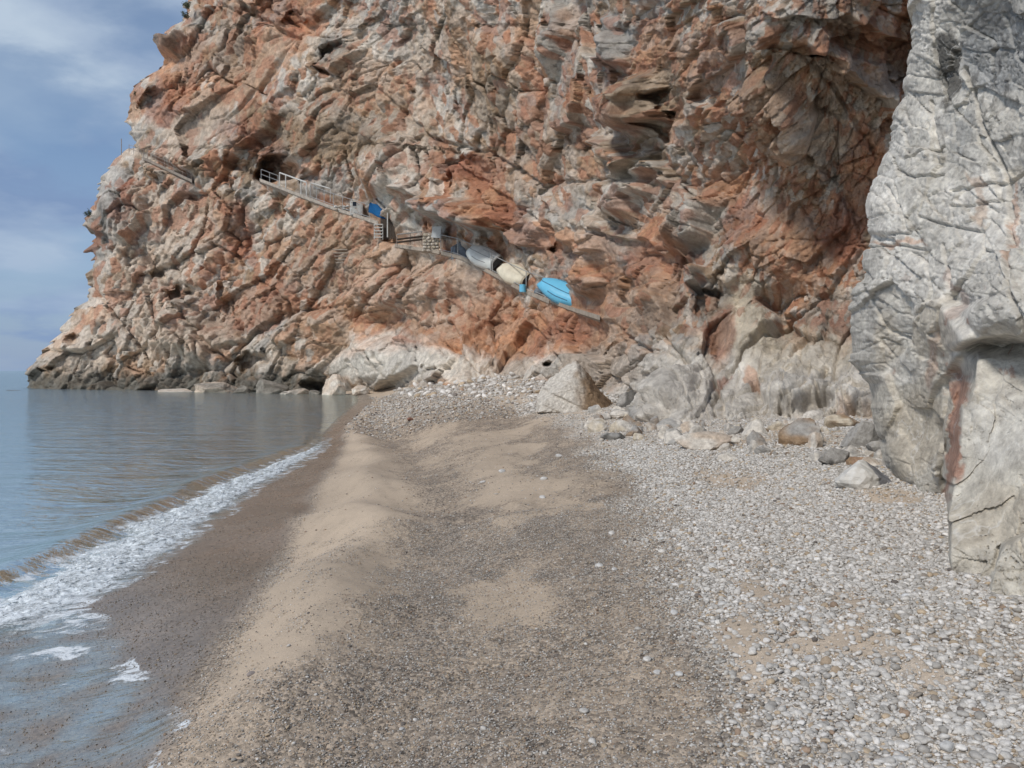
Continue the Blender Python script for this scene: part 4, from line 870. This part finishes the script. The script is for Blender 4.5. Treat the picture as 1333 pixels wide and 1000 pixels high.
# larger stones lying singly
pm = [pebble_mesh(200+i, 3, angular=i % 2) for i in range(8)]
for q in pm: q.materials.append(MPO)
def stone(px, py, w, col, label, group=None, asp=.62, i=0, rz=0):
    g = ground_at(px, py+w*.2); s = w*g.y/F*(.8 if g.y > 6 else .95)
    o = bpy.data.objects.new('pebble', pm[i % 8]); COL.objects.link(o)
    o.location = (g.x, g.y, g.z+s*.09); o.scale = (s, s, s*asp*1.4); o.rotation_euler = (random.uniform(-.2, .2), random.uniform(-.2, .2), rz)
    o.color = tuple(col)+(1,); tag(o, label, 'pebble', group); return o
W_, Gy, Br, Dk = (.52, .51, .49), (.42, .41, .40), (.36, .28, .20), (.10, .09, .085)
SP = [(728,592,13,W_,'pale stone casting its shape alone on the middle sand patch'),(534,545,13,(.25,.13,.09),'reddish brown stone near the far end of the gravel bank'),(708,622,14,W_,'flat whitish stone on the sand patch left of the pale pebbles'),
 (654,612,14,W_,'white stone of a close pair on the far sand patch'),(706,646,13,W_,'white stone at the near end of the middle sand patch'),(628,626,11,W_,'small white stone at the left edge of the middle sand patch'),
 (878,796,15,W_,'round white pebble at the left end of the pale pebble bank'),(780,735,15,W_,'white oval pebble at the top left of the pale pebble bank'),(800,740,13,W_,'white pebble beside the white oval one at the pebble bank'),
 (1044,792,14,(.66,.66,.66),'bright round white pebble in the middle of the pebble bank'),(1076,862,18,Br,'tan upright stone standing on end in the pebbles'),(1088,872,16,Br,'brown stone leaning beside the upright tan stone'),
 (1056,858,17,Gy,'grey rounded pebble left of the upright tan stone'),(1284,915,20,W_,'large white pebble in the lower right gravel'),(1172,985,24,W_,'big white pebble near the bottom of the picture'),(1234,970,26,W_,'broad pale pebble between two gravel hollows at the bottom'),
 (985,678,14,W_,'white angular stone above the pebble bank'),(940,785,15,W_,'white pebble with a flat top on the pebble bank'),(928,735,14,W_,'oval cream pebble lying crosswise on the pebble bank'),(936,786,12,Br,'small brown pebble in the pale bank'),
 (327,876,13,(.28,.24,.22),'dark grey pebble alone on the sand near the wet edge'),(470,898,10,Dk,'small black stone on the lower sand'),(1184,853,15,W_,'white round pebble on the sandy hollow to the right'),(1236,873,16,(.5,.47,.42),'cream oblong pebble on the sandy hollow to the right'),
 (1306,735,15,W_,'white pebble close to the foot of the near rock slab'),(1232,690,13,Gy,'grey pebble against the foot of the outcrop'),(1139,790,14,W_,'white pebble between gravel and sandy hollow'),(856,874,13,W_,'elongated white pebble at the edge of the brown gravel'),
 (884,876,15,W_,'pale pebble right of the elongated white one'),(860,700,12,W_,'white pebble high on the left flank of the pebble bank'),(523,948,10,W_,'pair-like white pebble in the lower brown gravel'),(1180,775,13,(.6,.6,.6),'grey white pebble on the shoulder of the gravel slope')]
for i, (px, py, w, c_, lb) in enumerate(SP): stone(px, py, w, c_, lb, i=i, rz=i*1.3, asp=1.1 if 'upright' in lb else .62)
r = np.random.RandomState(21); k = 0
while k < 210:
    px = r.uniform(700, 1333); py = r.uniform(680, 1000)
    if px < 980-(py-680)*.1 and r.rand() < .75: continue
    if px > 1235 and py < 765: continue
    g = ground_at(px, py)
    _, cv_, pl_, *_ = zones(np.array([g.x]), np.array([g.y]))
    if r.rand() > cv_[0]*pl_[0]+.08: continue
    c_ = stone_cols(1, 1.0, r)[0]; w = r.uniform(9, 13)+(py-680)/320*r.uniform(1, 7)
    stone(px, py, w, tuple(c_), 'rounded grey or white pebble lying among others on the pale pebble bank', 'larger pebbles of the pale pebble bank', i=k, rz=r.uniform(0, 6)); k += 1
# cobbles piled at the cliff foot
cb = [pebble_mesh(300+i, 2, angular=1) for i in range(6)]
for q in cb: q.materials.append(MPO)
k = 0
while k < 230:
    px = r.uniform(515, 800); t = (px-515)/285
    py = r.uniform(np.interp(px, [515, 600, 660, 720, 800], [505, 495, 487, 484, 500]), np.interp(px, [515, 600, 700, 800], [516, 519, 521, 545]))
    if 705 < px < 800 and py > 530: continue
    D = None
    g = ground_at(px, max(py, 491)); w = r.uniform(6, 13); s = w*g.y/F
    o = bpy.data.objects.new('cobble', cb[k % 6]); COL.objects.link(o)
    zup = max(0, (491-py))/F*g.y
    o.location = (g.x, g.y+zup*1.5, g.z+zup+s*.12); o.scale = (s, s*.9, s*.8); o.rotation_euler = (r.normal(0, .3), r.normal(0, .3), r.uniform(0, 6))
    c_ = stone_cols(1, .95, r)[0]*1.15; o.color = (*c_, 1)
    tag(o, 'whitish cobble in the heap between the gravel and the cliff foot', 'cobble', 'cobbles heaped at the cliff foot'); k += 1

# ------------------------------------------------------------------ path, railings and gear on the ledge
def tube_bm(bm, a, b_, rad, n=6):
    a = Vector(a); b_ = Vector(b_); d = b_-a
    ret = bmesh.ops.create_cone(bm, segments=n, radius1=rad, radius2=rad, depth=d.length, cap_ends=True)
    q = d.to_track_quat('Z', 'Y').to_matrix().to_4x4(); q.translation = (a+b_)/2
    bmesh.ops.transform(bm, matrix=q, verts=ret['verts'])
def box_bm(bm, c, s, R=None, bevel=0):
    ret = bmesh.ops.create_cube(bm, size=1); M = Matrix.Diagonal((*s, 1))
    if R is not None: M = R.to_4x4()@M
    M.translation = c; bmesh.ops.transform(bm, matrix=M, verts=ret['verts'])
    if bevel: bmesh.ops.bevel(bm, geom=list({e_ for v in ret['verts'] for e_ in v.link_edges}), offset=bevel, segments=2, affect='EDGES')
def bm_obj(name, bm, mat, parent=None, off=None, smooth=False):
    me = bpy.data.meshes.new(name); bm.to_mesh(me); bm.free()
    if off is not None: me.transform(Matrix.Translation(-Vector(off)))
    return link(name, me, mat, parent, smooth)
MCon = simple('path_concrete', (.30, .25, .20), .9, .25, 2.5, .5)
MConL = simple('pale_concrete', (.34, .29, .24), .9, .3, 2, .2)
MSteel = simple('galvanised_steel', (.36, .355, .34), .5, .2, 8, metal=.3)
MWhite = simple('white_paint', (.50, .49, .46), .6, .12, 5, rust=(.25, .13, .07))
MRust = simple('rusty_steel', (.30, .24, .20), .8, .3, 8)
MDarkW = simple('dark_timber', (.06, .045, .035), .8, .3, 6)
def led_pt(px, back=0., up=0.):
    D = cliffD(px, np.interp(px, LEDX, LEDY)); p = at(px, float(np.interp(px, LEDX, LEDY)), D-.35)
    d = Vector((p.x, p.y, 0)).normalized(); return p+d*back+Vector((0, 0, up))
def slab(pxs, name, mat, width=2.6, th=.28, label=None):
    bm = bmesh.new(); prev = None
    for px in pxs:
        p = led_pt(px); d = Vector((p.x, p.y, 0)).normalized()*width
        q = [bm.verts.new(v) for v in (p, p+d, p+d-Vector((0, 0, th)), p-Vector((0, 0, th)))]
        if prev:
            for i in range(4): bm.faces.new((prev[i], q[i], q[(i+1) % 4], prev[(i+1) % 4]))
        else: bm.faces.new(q)
        prev = q
    bm.faces.new(prev[::-1]); bmesh.ops.recalc_face_normals(bm, faces=bm.faces)
    o = bm_obj(name, bm, mat); tag(o, label, kind='structure'); return o
slab(np.linspace(338, 492, 22), 'path', MConL, th=.34)
slab(np.linspace(574, 715, 22), 'path', MCon, th=.3)
slab(np.linspace(716, 781, 3), 'path', MCon, th=.22, width=1.6)
slab(np.linspace(514, 572, 8), 'path', MCon, th=.3)
def railing(pxs, h, mat, label, rails=(1.0,), pr=.035, rr=.03, back=.12, wire=False, pt=led_pt, slant=None):
    r0 = pt(pxs[0], back); e_ = empty('railing', r0); tag(e_, label, 'railing')
    P = [pt(p, back) for p in pxs]
    for p in P:
        bm = bmesh.new(); tube_bm(bm, p-Vector((0, 0, .1)), p+Vector((0, 0, h)), pr); bm_obj('post', bm, mat, e_, r0)
    for f_ in rails:
        bm = bmesh.new()
        for a, b2 in zip(P[:-1], P[1:]): tube_bm(bm, a+Vector((0, 0, h*f_)), b2+Vector((0, 0, h*f_)), rr)
        bm_obj('rail', bm, mat, e_, r0)
    return e_
railing([340, 351, 362], 1.15, MSteel, 'thin metal railing running into the tunnel mouth', (1., .5))
railing([364, 372, 392, 399], 1.55, MWhite, 'white painted heavy railing frame just outside the tunnel', (1.,), pr=.07, rr=.08)
railing([404, 412, 422, 434, 446, 458, 470, 481], 1.35, MSteel, 'long thin railing on the upper path between tunnel and blue tarpaulin', (1., .12))
railing([574, 596, 619, 639], 1.35, MSteel, 'pale thin railing in front of the grey white boat', (1., .08))
railing([641, 661, 685, 710], 1.25, MSteel, 'pale thin railing in front of the cream boat', (1., .08))
e_ = led_pt(709, .05); bm = bmesh.new(); tube_bm(bm, (0, 0, -.2), (0, 0, 1.9), .035); tube_bm(bm, (0, 0, 1.85), (.12, 0, 1.9), .03)
o = bm_obj('pole', bm, MRust); o.location = e_; tag(o, 'tall dark pole standing by the bow of the bright blue boat', 'pole')
# short second rail piece behind
bm = bmesh.new(); p0 = led_pt(404, 1.6, 2.0); p1 = led_pt(430, 1.6, 2.1); tube_bm(bm, (0, 0, 0), p1-p0, .06); tube_bm(bm, (0, 0, -1.4), (0, 0, 0), .04); tube_bm(bm, p1-p0-Vector((0, 0, 1.4)), p1-p0, .04)
o = bm_obj('handrail', bm, MWhite); o.location = p0; tag(o, 'short white handrail against the rock behind the upper railing', 'handrail')
# railings on the headland top
def up_pt(px, back=0., up=0.):
    py = float(np.interp(px, [150, 165, 190, 250], [197, 197, 206, 234])); D = cliffD(px, py)-1.6
    return at(px, py, D)
railing([168, 174, 181, 187], 1.0, MRust, 'rusty railing on top of the headland against the sky', (1., .5), pr=.03, rr=.025, pt=lambda p, b_: up_pt(p))
railing([192, 203, 214, 226, 238, 249], 1.3, MRust, 'rusty railing sloping down behind the headland', (1., .66, .33), pr=.03, rr=.025, pt=lambda p, b_: up_pt(p))
bm = bmesh.new(); tube_bm(bm, (0, 0, -.5), (0, 0, 1.7), .05); o = bm_obj('pole', bm, MRust); o.location = at(158, 197, cliffD(165, 200)-1); tag(o, 'lone thin pole on the tip of the headland', 'pole')
bm = bmesh.new(); prev = None
for px in np.linspace(186, 250, 12):
    p = up_pt(px); d = Vector((0, 2.2, 0)); q = [bm.verts.new(v) for v in (p, p+d, p+d-Vector((0, 0, .9)), p-Vector((0, 0, .35)))]
    if prev:
        for i in range(4): bm.faces.new((prev[i], q[i], q[(i+1) % 4], prev[(i+1) % 4]))
    prev = q
o = bm_obj('path', bm, simple('weathered_concrete', (.24, .20, .165), .95, .3, 1.5, .8)); tag(o, kind='structure')

# stairs and small metal steps
def ladder(px0, py0, w, n, gap, D, label, mat, vert=True, skew=0):
    p = at(px0, py0, D); s = D/F; e_ = empty('metal_steps', p); tag(e_, label, 'steps')
    for i in range(n):
        bm = bmesh.new(); box_bm(bm, Vector((w*s/2+i*skew*s, .15, -i*gap*s)), (w*s, .3, .07)); bm_obj('step', bm, mat, e_)
    if vert:
        for xx in (0, w*s):
            bm = bmesh.new(); tube_bm(bm, (xx, .15, .05), (xx+(n-1)*skew*s, .15, -(n-1)*gap*s-.2), .05); bm_obj('side_rail', bm, mat, e_)
    return e_
ladder(487, 292, 11, 5, 4.2, cliffD(492, 290)-1.3, 'steep white metal steps joining the upper path to the lower one', MWhite)
ladder(433, 325, 19, 5, 4.2, cliffD(440, 330)-2.2, 'weathered steps let into the rock below the upper path', MConL, vert=False, skew=1.0)
bm = bmesh.new(); tube_bm(bm, (0, 0, 0), (0, 0, 2.3), .06); o = bm_obj('pole', bm, MWhite); D = cliffD(505, 305)-.3; o.location = at(504.5, 309, D); tag(o, 'upright white pole in front of the dark doorway', 'pole')
# dark gate in the recess
D = cliffD(510, 300); p = at(506, 311, D+1.6); e_ = empty('gate', p); tag(e_, 'dark brown timber gate in the recess under the blue tarpaulin', 'gate')
for i in range(6):
    bm = bmesh.new(); box_bm(bm, Vector((-.65+i*.27, 0, .95)), (.24, .06, 1.9)); bm_obj('plank', bm, MDarkW, e_)
# platform railing with dark planks
D = cliffD(535, 322)-.6
e_ = empty('bench_railing', at(517, 320, D)); tag(e_, 'grey timber and metal barrier left of the rubble pillar', 'barrier')
o0 = e_.location.copy()
for px in (517, 534, 549):
    a = at(px, 321-(px-517)*.12, D); bm = bmesh.new(); tube_bm(bm, a-o0, a-o0+Vector((0, 0, 1.0)), .05); bm_obj('post', bm, MRust, e_)
for k_, mt in ((.28, MDarkW), (.55, MDarkW), (.98, MSteel)):
    bm = bmesh.new(); a = at(517, 320, D)-o0+Vector((0, -.08, k_)); b2 = at(550, 316, D)-o0+Vector((0, -.08, k_)); tube_bm(bm, a, b2, .05 if k_ > .9 else .09, 4); bm_obj('plank', bm, mt, e_)
# rubble pillar with a flat sheet on top
D = cliffD(560, 322)-.6; p = at(561, 327, D); e_ = empty('stone_pillar', p); tag(e_, 'rubble stone pillar between the barrier and the boat ledge', 'pillar')
stm = [hull_rock('stone', 400+i, (.42, .4, .30), 10, 2, seedcols=('W', 'P') if i % 2 else ('C', 'G')) for i in range(5)]
for q in stm: q.materials.append(MBf)
for zi in range(6):
    for xi in range(4):
        o = bpy.data.objects.new('stone', stm[(zi*3+xi) % 5]); COL.objects.link(o); o.parent = e_
        o.location = (-.55+xi*.36+(zi % 2)*.09+random.uniform(-.04, .04), random.uniform(-.05, .05), zi*.26); o.rotation_euler = (0, 0, random.uniform(0, 6))
bm = bmesh.new(); box_bm(bm, Vector((-.02, .12, .75)), (1.3, .3, 1.6)); bm_obj('mortar_core', bm, MConL, e_)
bm = bmesh.new(); box_bm(bm, Vector((0, 0, 0)), (.75, .05, 1.0), Matrix.Rotation(math.radians(6), 3, 'Y')); 
vs = [v for v in bm.verts if v.co.z > 0]; 
for v in vs: v.co.z += .12*math.sin(v.co.x*7)
o = bm_obj('metal_sheet', bm, simple('zinc_sheet', (.50, .52, .53), .5, .15, 4)); o.location = at(568, 302, D-.3); tag(o, 'pale grey metal sheet set upright on the rubble pillar', 'sheet')
# white box with a window
p = led_pt(464, 1.0); e_ = empty('white_cabinet', p, (0, 0, math.radians(14))); tag(e_, 'white cabinet with a small dark window on the upper path', 'cabinet')
bm = bmesh.new(); box_bm(bm, Vector((0, 0, .75)), (1.25, .9, 1.5)); 
for v in bm.verts:
    if v.co.z > 1 and v.co.x > 0: v.co.z -= .35
bmesh.ops.bevel(bm, geom=list(bm.edges), offset=.06, segments=2, affect='EDGES'); bm_obj('body', bm, MWhite, e_)
bm = bmesh.new(); box_bm(bm, Vector((-.22, -.46, 1.12)), (.36, .04, .42)); bm_obj('window', bm, simple('dark_glass', (.02, .025, .035), .2, .1), e_)
bm = bmesh.new(); box_bm(bm, Vector((-.22, -.485, .86)), (.42, .04, .05)); bm_obj('sill', bm, MWhite, e_)
# pale sacks beside it
p = led_pt(447, .7); e_ = empty('sack_heap', p)
tag(e_, 'heap of pale rubble sacks lying behind the upper railing', 'sack heap')
for i in range(9):
    q = pebble_mesh(500+i, 2); q.materials.append(MWhite if i % 3 else MConL); o = bpy.data.objects.new('sack', q); COL.objects.link(o); o.parent = e_
    o.location = (-.8+(i % 5)*.42, .2*(i % 2), .18+.3*(i//5)); o.scale = (.65, .5, .55); o.rotation_euler = (0, 0, i)
# blue tarpaulin over a frame
def tarp():
    p = led_pt(492, .3, .9); bm = bmesh.new(); n = 12; g = []
    for i in range(n):
        for j in range(n):
            u, v = i/(n-1), j/(n-1)
            x = (u-.5)*1.7; y = (v-.5)*1.0; z = .75-.75*u-1.5*(1-v)**1.5*.8+.05*math.sin(u*9+v*4)+.04*math.sin(v*13)
            g.append(bm.verts.new((x, y, z+.35)))
    for i in range(n-1):
        for j in range(n-1): bm.faces.new((g[i*n+j], g[(i+1)*n+j], g[(i+1)*n+j+1], g[i*n+j+1]))
    r_ = bmesh.ops.solidify(bm, geom=list(bm.faces), thickness=.03)
    o = bm_obj('tarpaulin', bm, simple('blue_tarpaulin', (.035, .22, .52), .5, .15, 4), smooth=True); o.location = p
    tag(o, 'bright blue tarpaulin hanging at the end of the upper path', 'tarpaulin')
tarp()

# ---- upturned boats
def boat_mesh(Lb, B, Hh, nx=22, ns=14):
    P = np.zeros((nx, ns, 3))
    for i in range(nx):
        t = i/(nx-1)                        # 0 bow .. 1 transom
        hb = B/2*(.30+.70*math.sin(min(t*1.7, 1)*math.pi/2)**.8)*(1-.26*(max(0, t-.5)/.5)**1.5)
        for j in range(ns):
            a = math.pi*j/(ns-1); cx = math.cos(a); sy = max(0.0, math.sin(a))
            yy = hb*math.copysign(abs(cx)**.62, cx); zz = Hh*(sy**.72)*(.80+.2*min(1, t*3))*(1+.0*t)
            P[i, j] = (t*Lb-Lb/2+(.35*(sy)*(1-t)**3), yy, zz+.10*(1-t)**2*(1-sy))
    return P
def boat(px, label, mats, Lb=4.2, B=1.65, Hh=.62, roll=38, back=.9, up=.05, yaw=None, slope=None):
    ax = Vector((.74, -.53, -.42)).normalized()
    p = led_pt(px, back, up); yax = Vector((0, 0, 1)).cross(ax).normalized(); zax = ax.cross(yax)
    R = Matrix((ax, yax, zax)).transposed()@Matrix.Rotation(math.radians(roll), 3, 'X')
    e_ = empty('rowing_boat', p); e_.rotation_euler = R.to_euler(); tag(e_, label, 'boat', 'upturned boats stored on the ledge')
    P = boat_mesh(Lb, B, Hh); me = grid_mesh('hull', P); h_ = link('hull', me, mats[0], e_, smooth=True)
    md = h_.modifiers.new('thick', 'SOLIDIFY'); md.thickness = .05
    bm = bmesh.new(); vs = [bm.verts.new((P[-1, j, 0]+.01, P[-1, j, 1], P[-1, j, 2])) for j in range(P.shape[1])]; bm.faces.new(vs); bmesh.ops.solidify(bm, geom=list(bm.faces), thickness=.05); bm_obj('transom', bm, mats[1], e_)
    def strip(name, j, mat, i0=1, i1=21, w=.05):
        bm = bmesh.new()
        for i in range(i0, i1): tube_bm(bm, Vector(P[i, j])*1.0+Vector((0, 0, .02)), Vector(P[i+1, j])+Vector((0, 0, .02)), w, 5)
        bm_obj(name, bm, mat, e_)
    bm = bmesh.new(); vs = [bm.verts.new(P[0, j]) for j in range(P.shape[1])]; bm.faces.new(vs); bmesh.ops.solidify(bm, geom=list(bm.faces), thickness=.04); bm_obj('bow', bm, mats[0], e_)
    bm = bmesh.new()
    for j in range(P.shape[1]-1): tube_bm(bm, Vector(P[-1, j])+Vector((.03, 0, 0)), Vector(P[-1, j+1])+Vector((.03, 0, 0)), .045, 5)
    bm_obj('transom_rim', bm, mats[2], e_)
    strip('keel', 7, mats[2], 0, 21, .05)
    strip('bilge_strake', 4, mats[2], 7, 17); strip('bilge_strake', 10, mats[2], 7, 17)
    strip('gunwale', 0, mats[3], 0, 21, .045); strip('gunwale', 13, mats[3], 0, 21, .045)
    return e_
mblue = simple('blue_boat_paint', (.13, .42, .60), .45, .08, 1.5); mnavy = simple('navy_trim', (.05, .14, .22), .6)
mwh = simple('greyed_white_paint', (.60, .61, .58), .6, .12, 2); mgr = simple('grey_trim', (.28, .28, .27), .7)
mcr = simple('cream_paint', (.60, .54, .42), .6, .15, 2); mbr = simple('red_brown_trim', (.26, .10, .05), .7); mdk = simple('slate_paint', (.13, .15, .17), .7)
boat(730, 'bright light blue upturned rowing boat, lowest on the ledge', (mblue, mblue, mnavy, mnavy), Lb=3.3, B=1.45, Hh=.60, roll=48, back=.8, up=.62)
boat(668, 'cream upturned rowing boat with brown trim, between the white and the blue boats', (mcr, mdk, mcr, mbr), Lb=2.7, B=1.6, Hh=.66, roll=46, back=.9, up=.60)
boat(629, 'grey white upturned rowing boat, uppermost of the three boats on the ledge', (mwh, mdk, mgr, mgr), Lb=3.1, B=1.75, Hh=.74, roll=46, back=.55, up=.70)
# grey-blue lean-to sheet behind the white boat
p = led_pt(602, 1.3); bm = bmesh.new(); vs = []
for (x, y, z) in [(-.9, 0, 0), (1.2, .1, -.2), (1.2, 1.0, 1.9), (-.2, 1.0, 1.6), (-1.0, .5, 1.0)]: vs.append(bm.verts.new((x, y, z)))
bm.faces.new(vs); bmesh.ops.triangulate(bm, faces=bm.faces); bmesh.ops.subdivide_edges(bm, edges=bm.edges, cuts=4, use_grid_fill=True)
for v in bm.verts: v.co.y += .06*math.sin(v.co.x*9+v.co.z*5)
bmesh.ops.solidify(bm, geom=list(bm.faces), thickness=.03)
o = bm_obj('cover_sheet', bm, simple('slate_blue_sheet', (.20, .23, .27), .6, .2, 3)); o.location = p; tag(o, 'slate blue sheet draped against the rock behind the white boat', 'sheet')
# barrels / gear by the blue boat's bow
p = led_pt(690, .6); bm = bmesh.new(); tube_bm(bm, (0, 0, 0), (0, 0, .5), .22, 12); o = bm_obj('canister', bm, mblue); o.location = p-Vector((.5, 0, 0)); tag(o, 'small blue canister beneath the stern of the cream boat', 'canister')
bm = bmesh.new(); bmesh.ops.create_uvsphere(bm, u_segments=12, v_segments=8, radius=.35)
for v in bm.verts: v.co.z = v.co.z*.8+.28+.03*math.sin(v.co.x*20)
o = bm_obj('dark_bag', bm, mdk, smooth=True); o.location = led_pt(702, .9); tag(o, 'dark bag lying between the cream and the blue boats', 'bag')

# ------------------------------------------------------------------ scrub clinging to the cliff edge
mleaf = simple('scrub_leaf', (.06, .075, .035), .7, .4, 20); mtwig = simple('scrub_twig', (.10, .075, .05), .9)
def scrub(px, py, h, label, seed, dD=-1.0):
    rr_ = random.Random(seed); D = cliffD(px, py)+dD; p = at(px, py, D); s = D/F*h
    e_ = empty('shrub', p); tag(e_, label, 'shrub')
    bm = bmesh.new(); bl = bmesh.new()
    for i in range(9):
        tip = Vector((rr_.uniform(-.8, .25), rr_.uniform(-.3, .3), rr_.uniform(.3, 1)))*s; tube_bm(bm, (0, 0, 0), tip, .02*s+.01, 4)
        for j in range(40):
            c0 = tip*rr_.uniform(.4, 1.05)+Vector([rr_.gauss(0, .13)*s for _ in range(3)]); a = Vector([rr_.gauss(0, 1) for _ in range(3)]).normalized()*.10*s; b2 = Vector([rr_.gauss(0, 1) for _ in range(3)]).normalized()*.05*s
            bl.faces.new([bl.verts.new(c0-a), bl.verts.new(c0+b2), bl.verts.new(c0+a), bl.verts.new(c0-b2)])
    bm_obj('stem', bm, mtwig, e_); f_ = bm_obj('foliage', bl, mleaf, e_)
scrub(246, 12, 10, 'small dark shrub on the cliff edge against the sky, upper one', 1)
scrub(243, 24, 9, 'small dark shrub on the cliff edge against the sky, lower one', 2)
scrub(116, 282, 8, 'tiny shrub on the grey nose of the headland', 3, dD=3)
scrub(178, 125, 6, 'tiny tuft on the grey overhang of the headland', 4, dD=3)
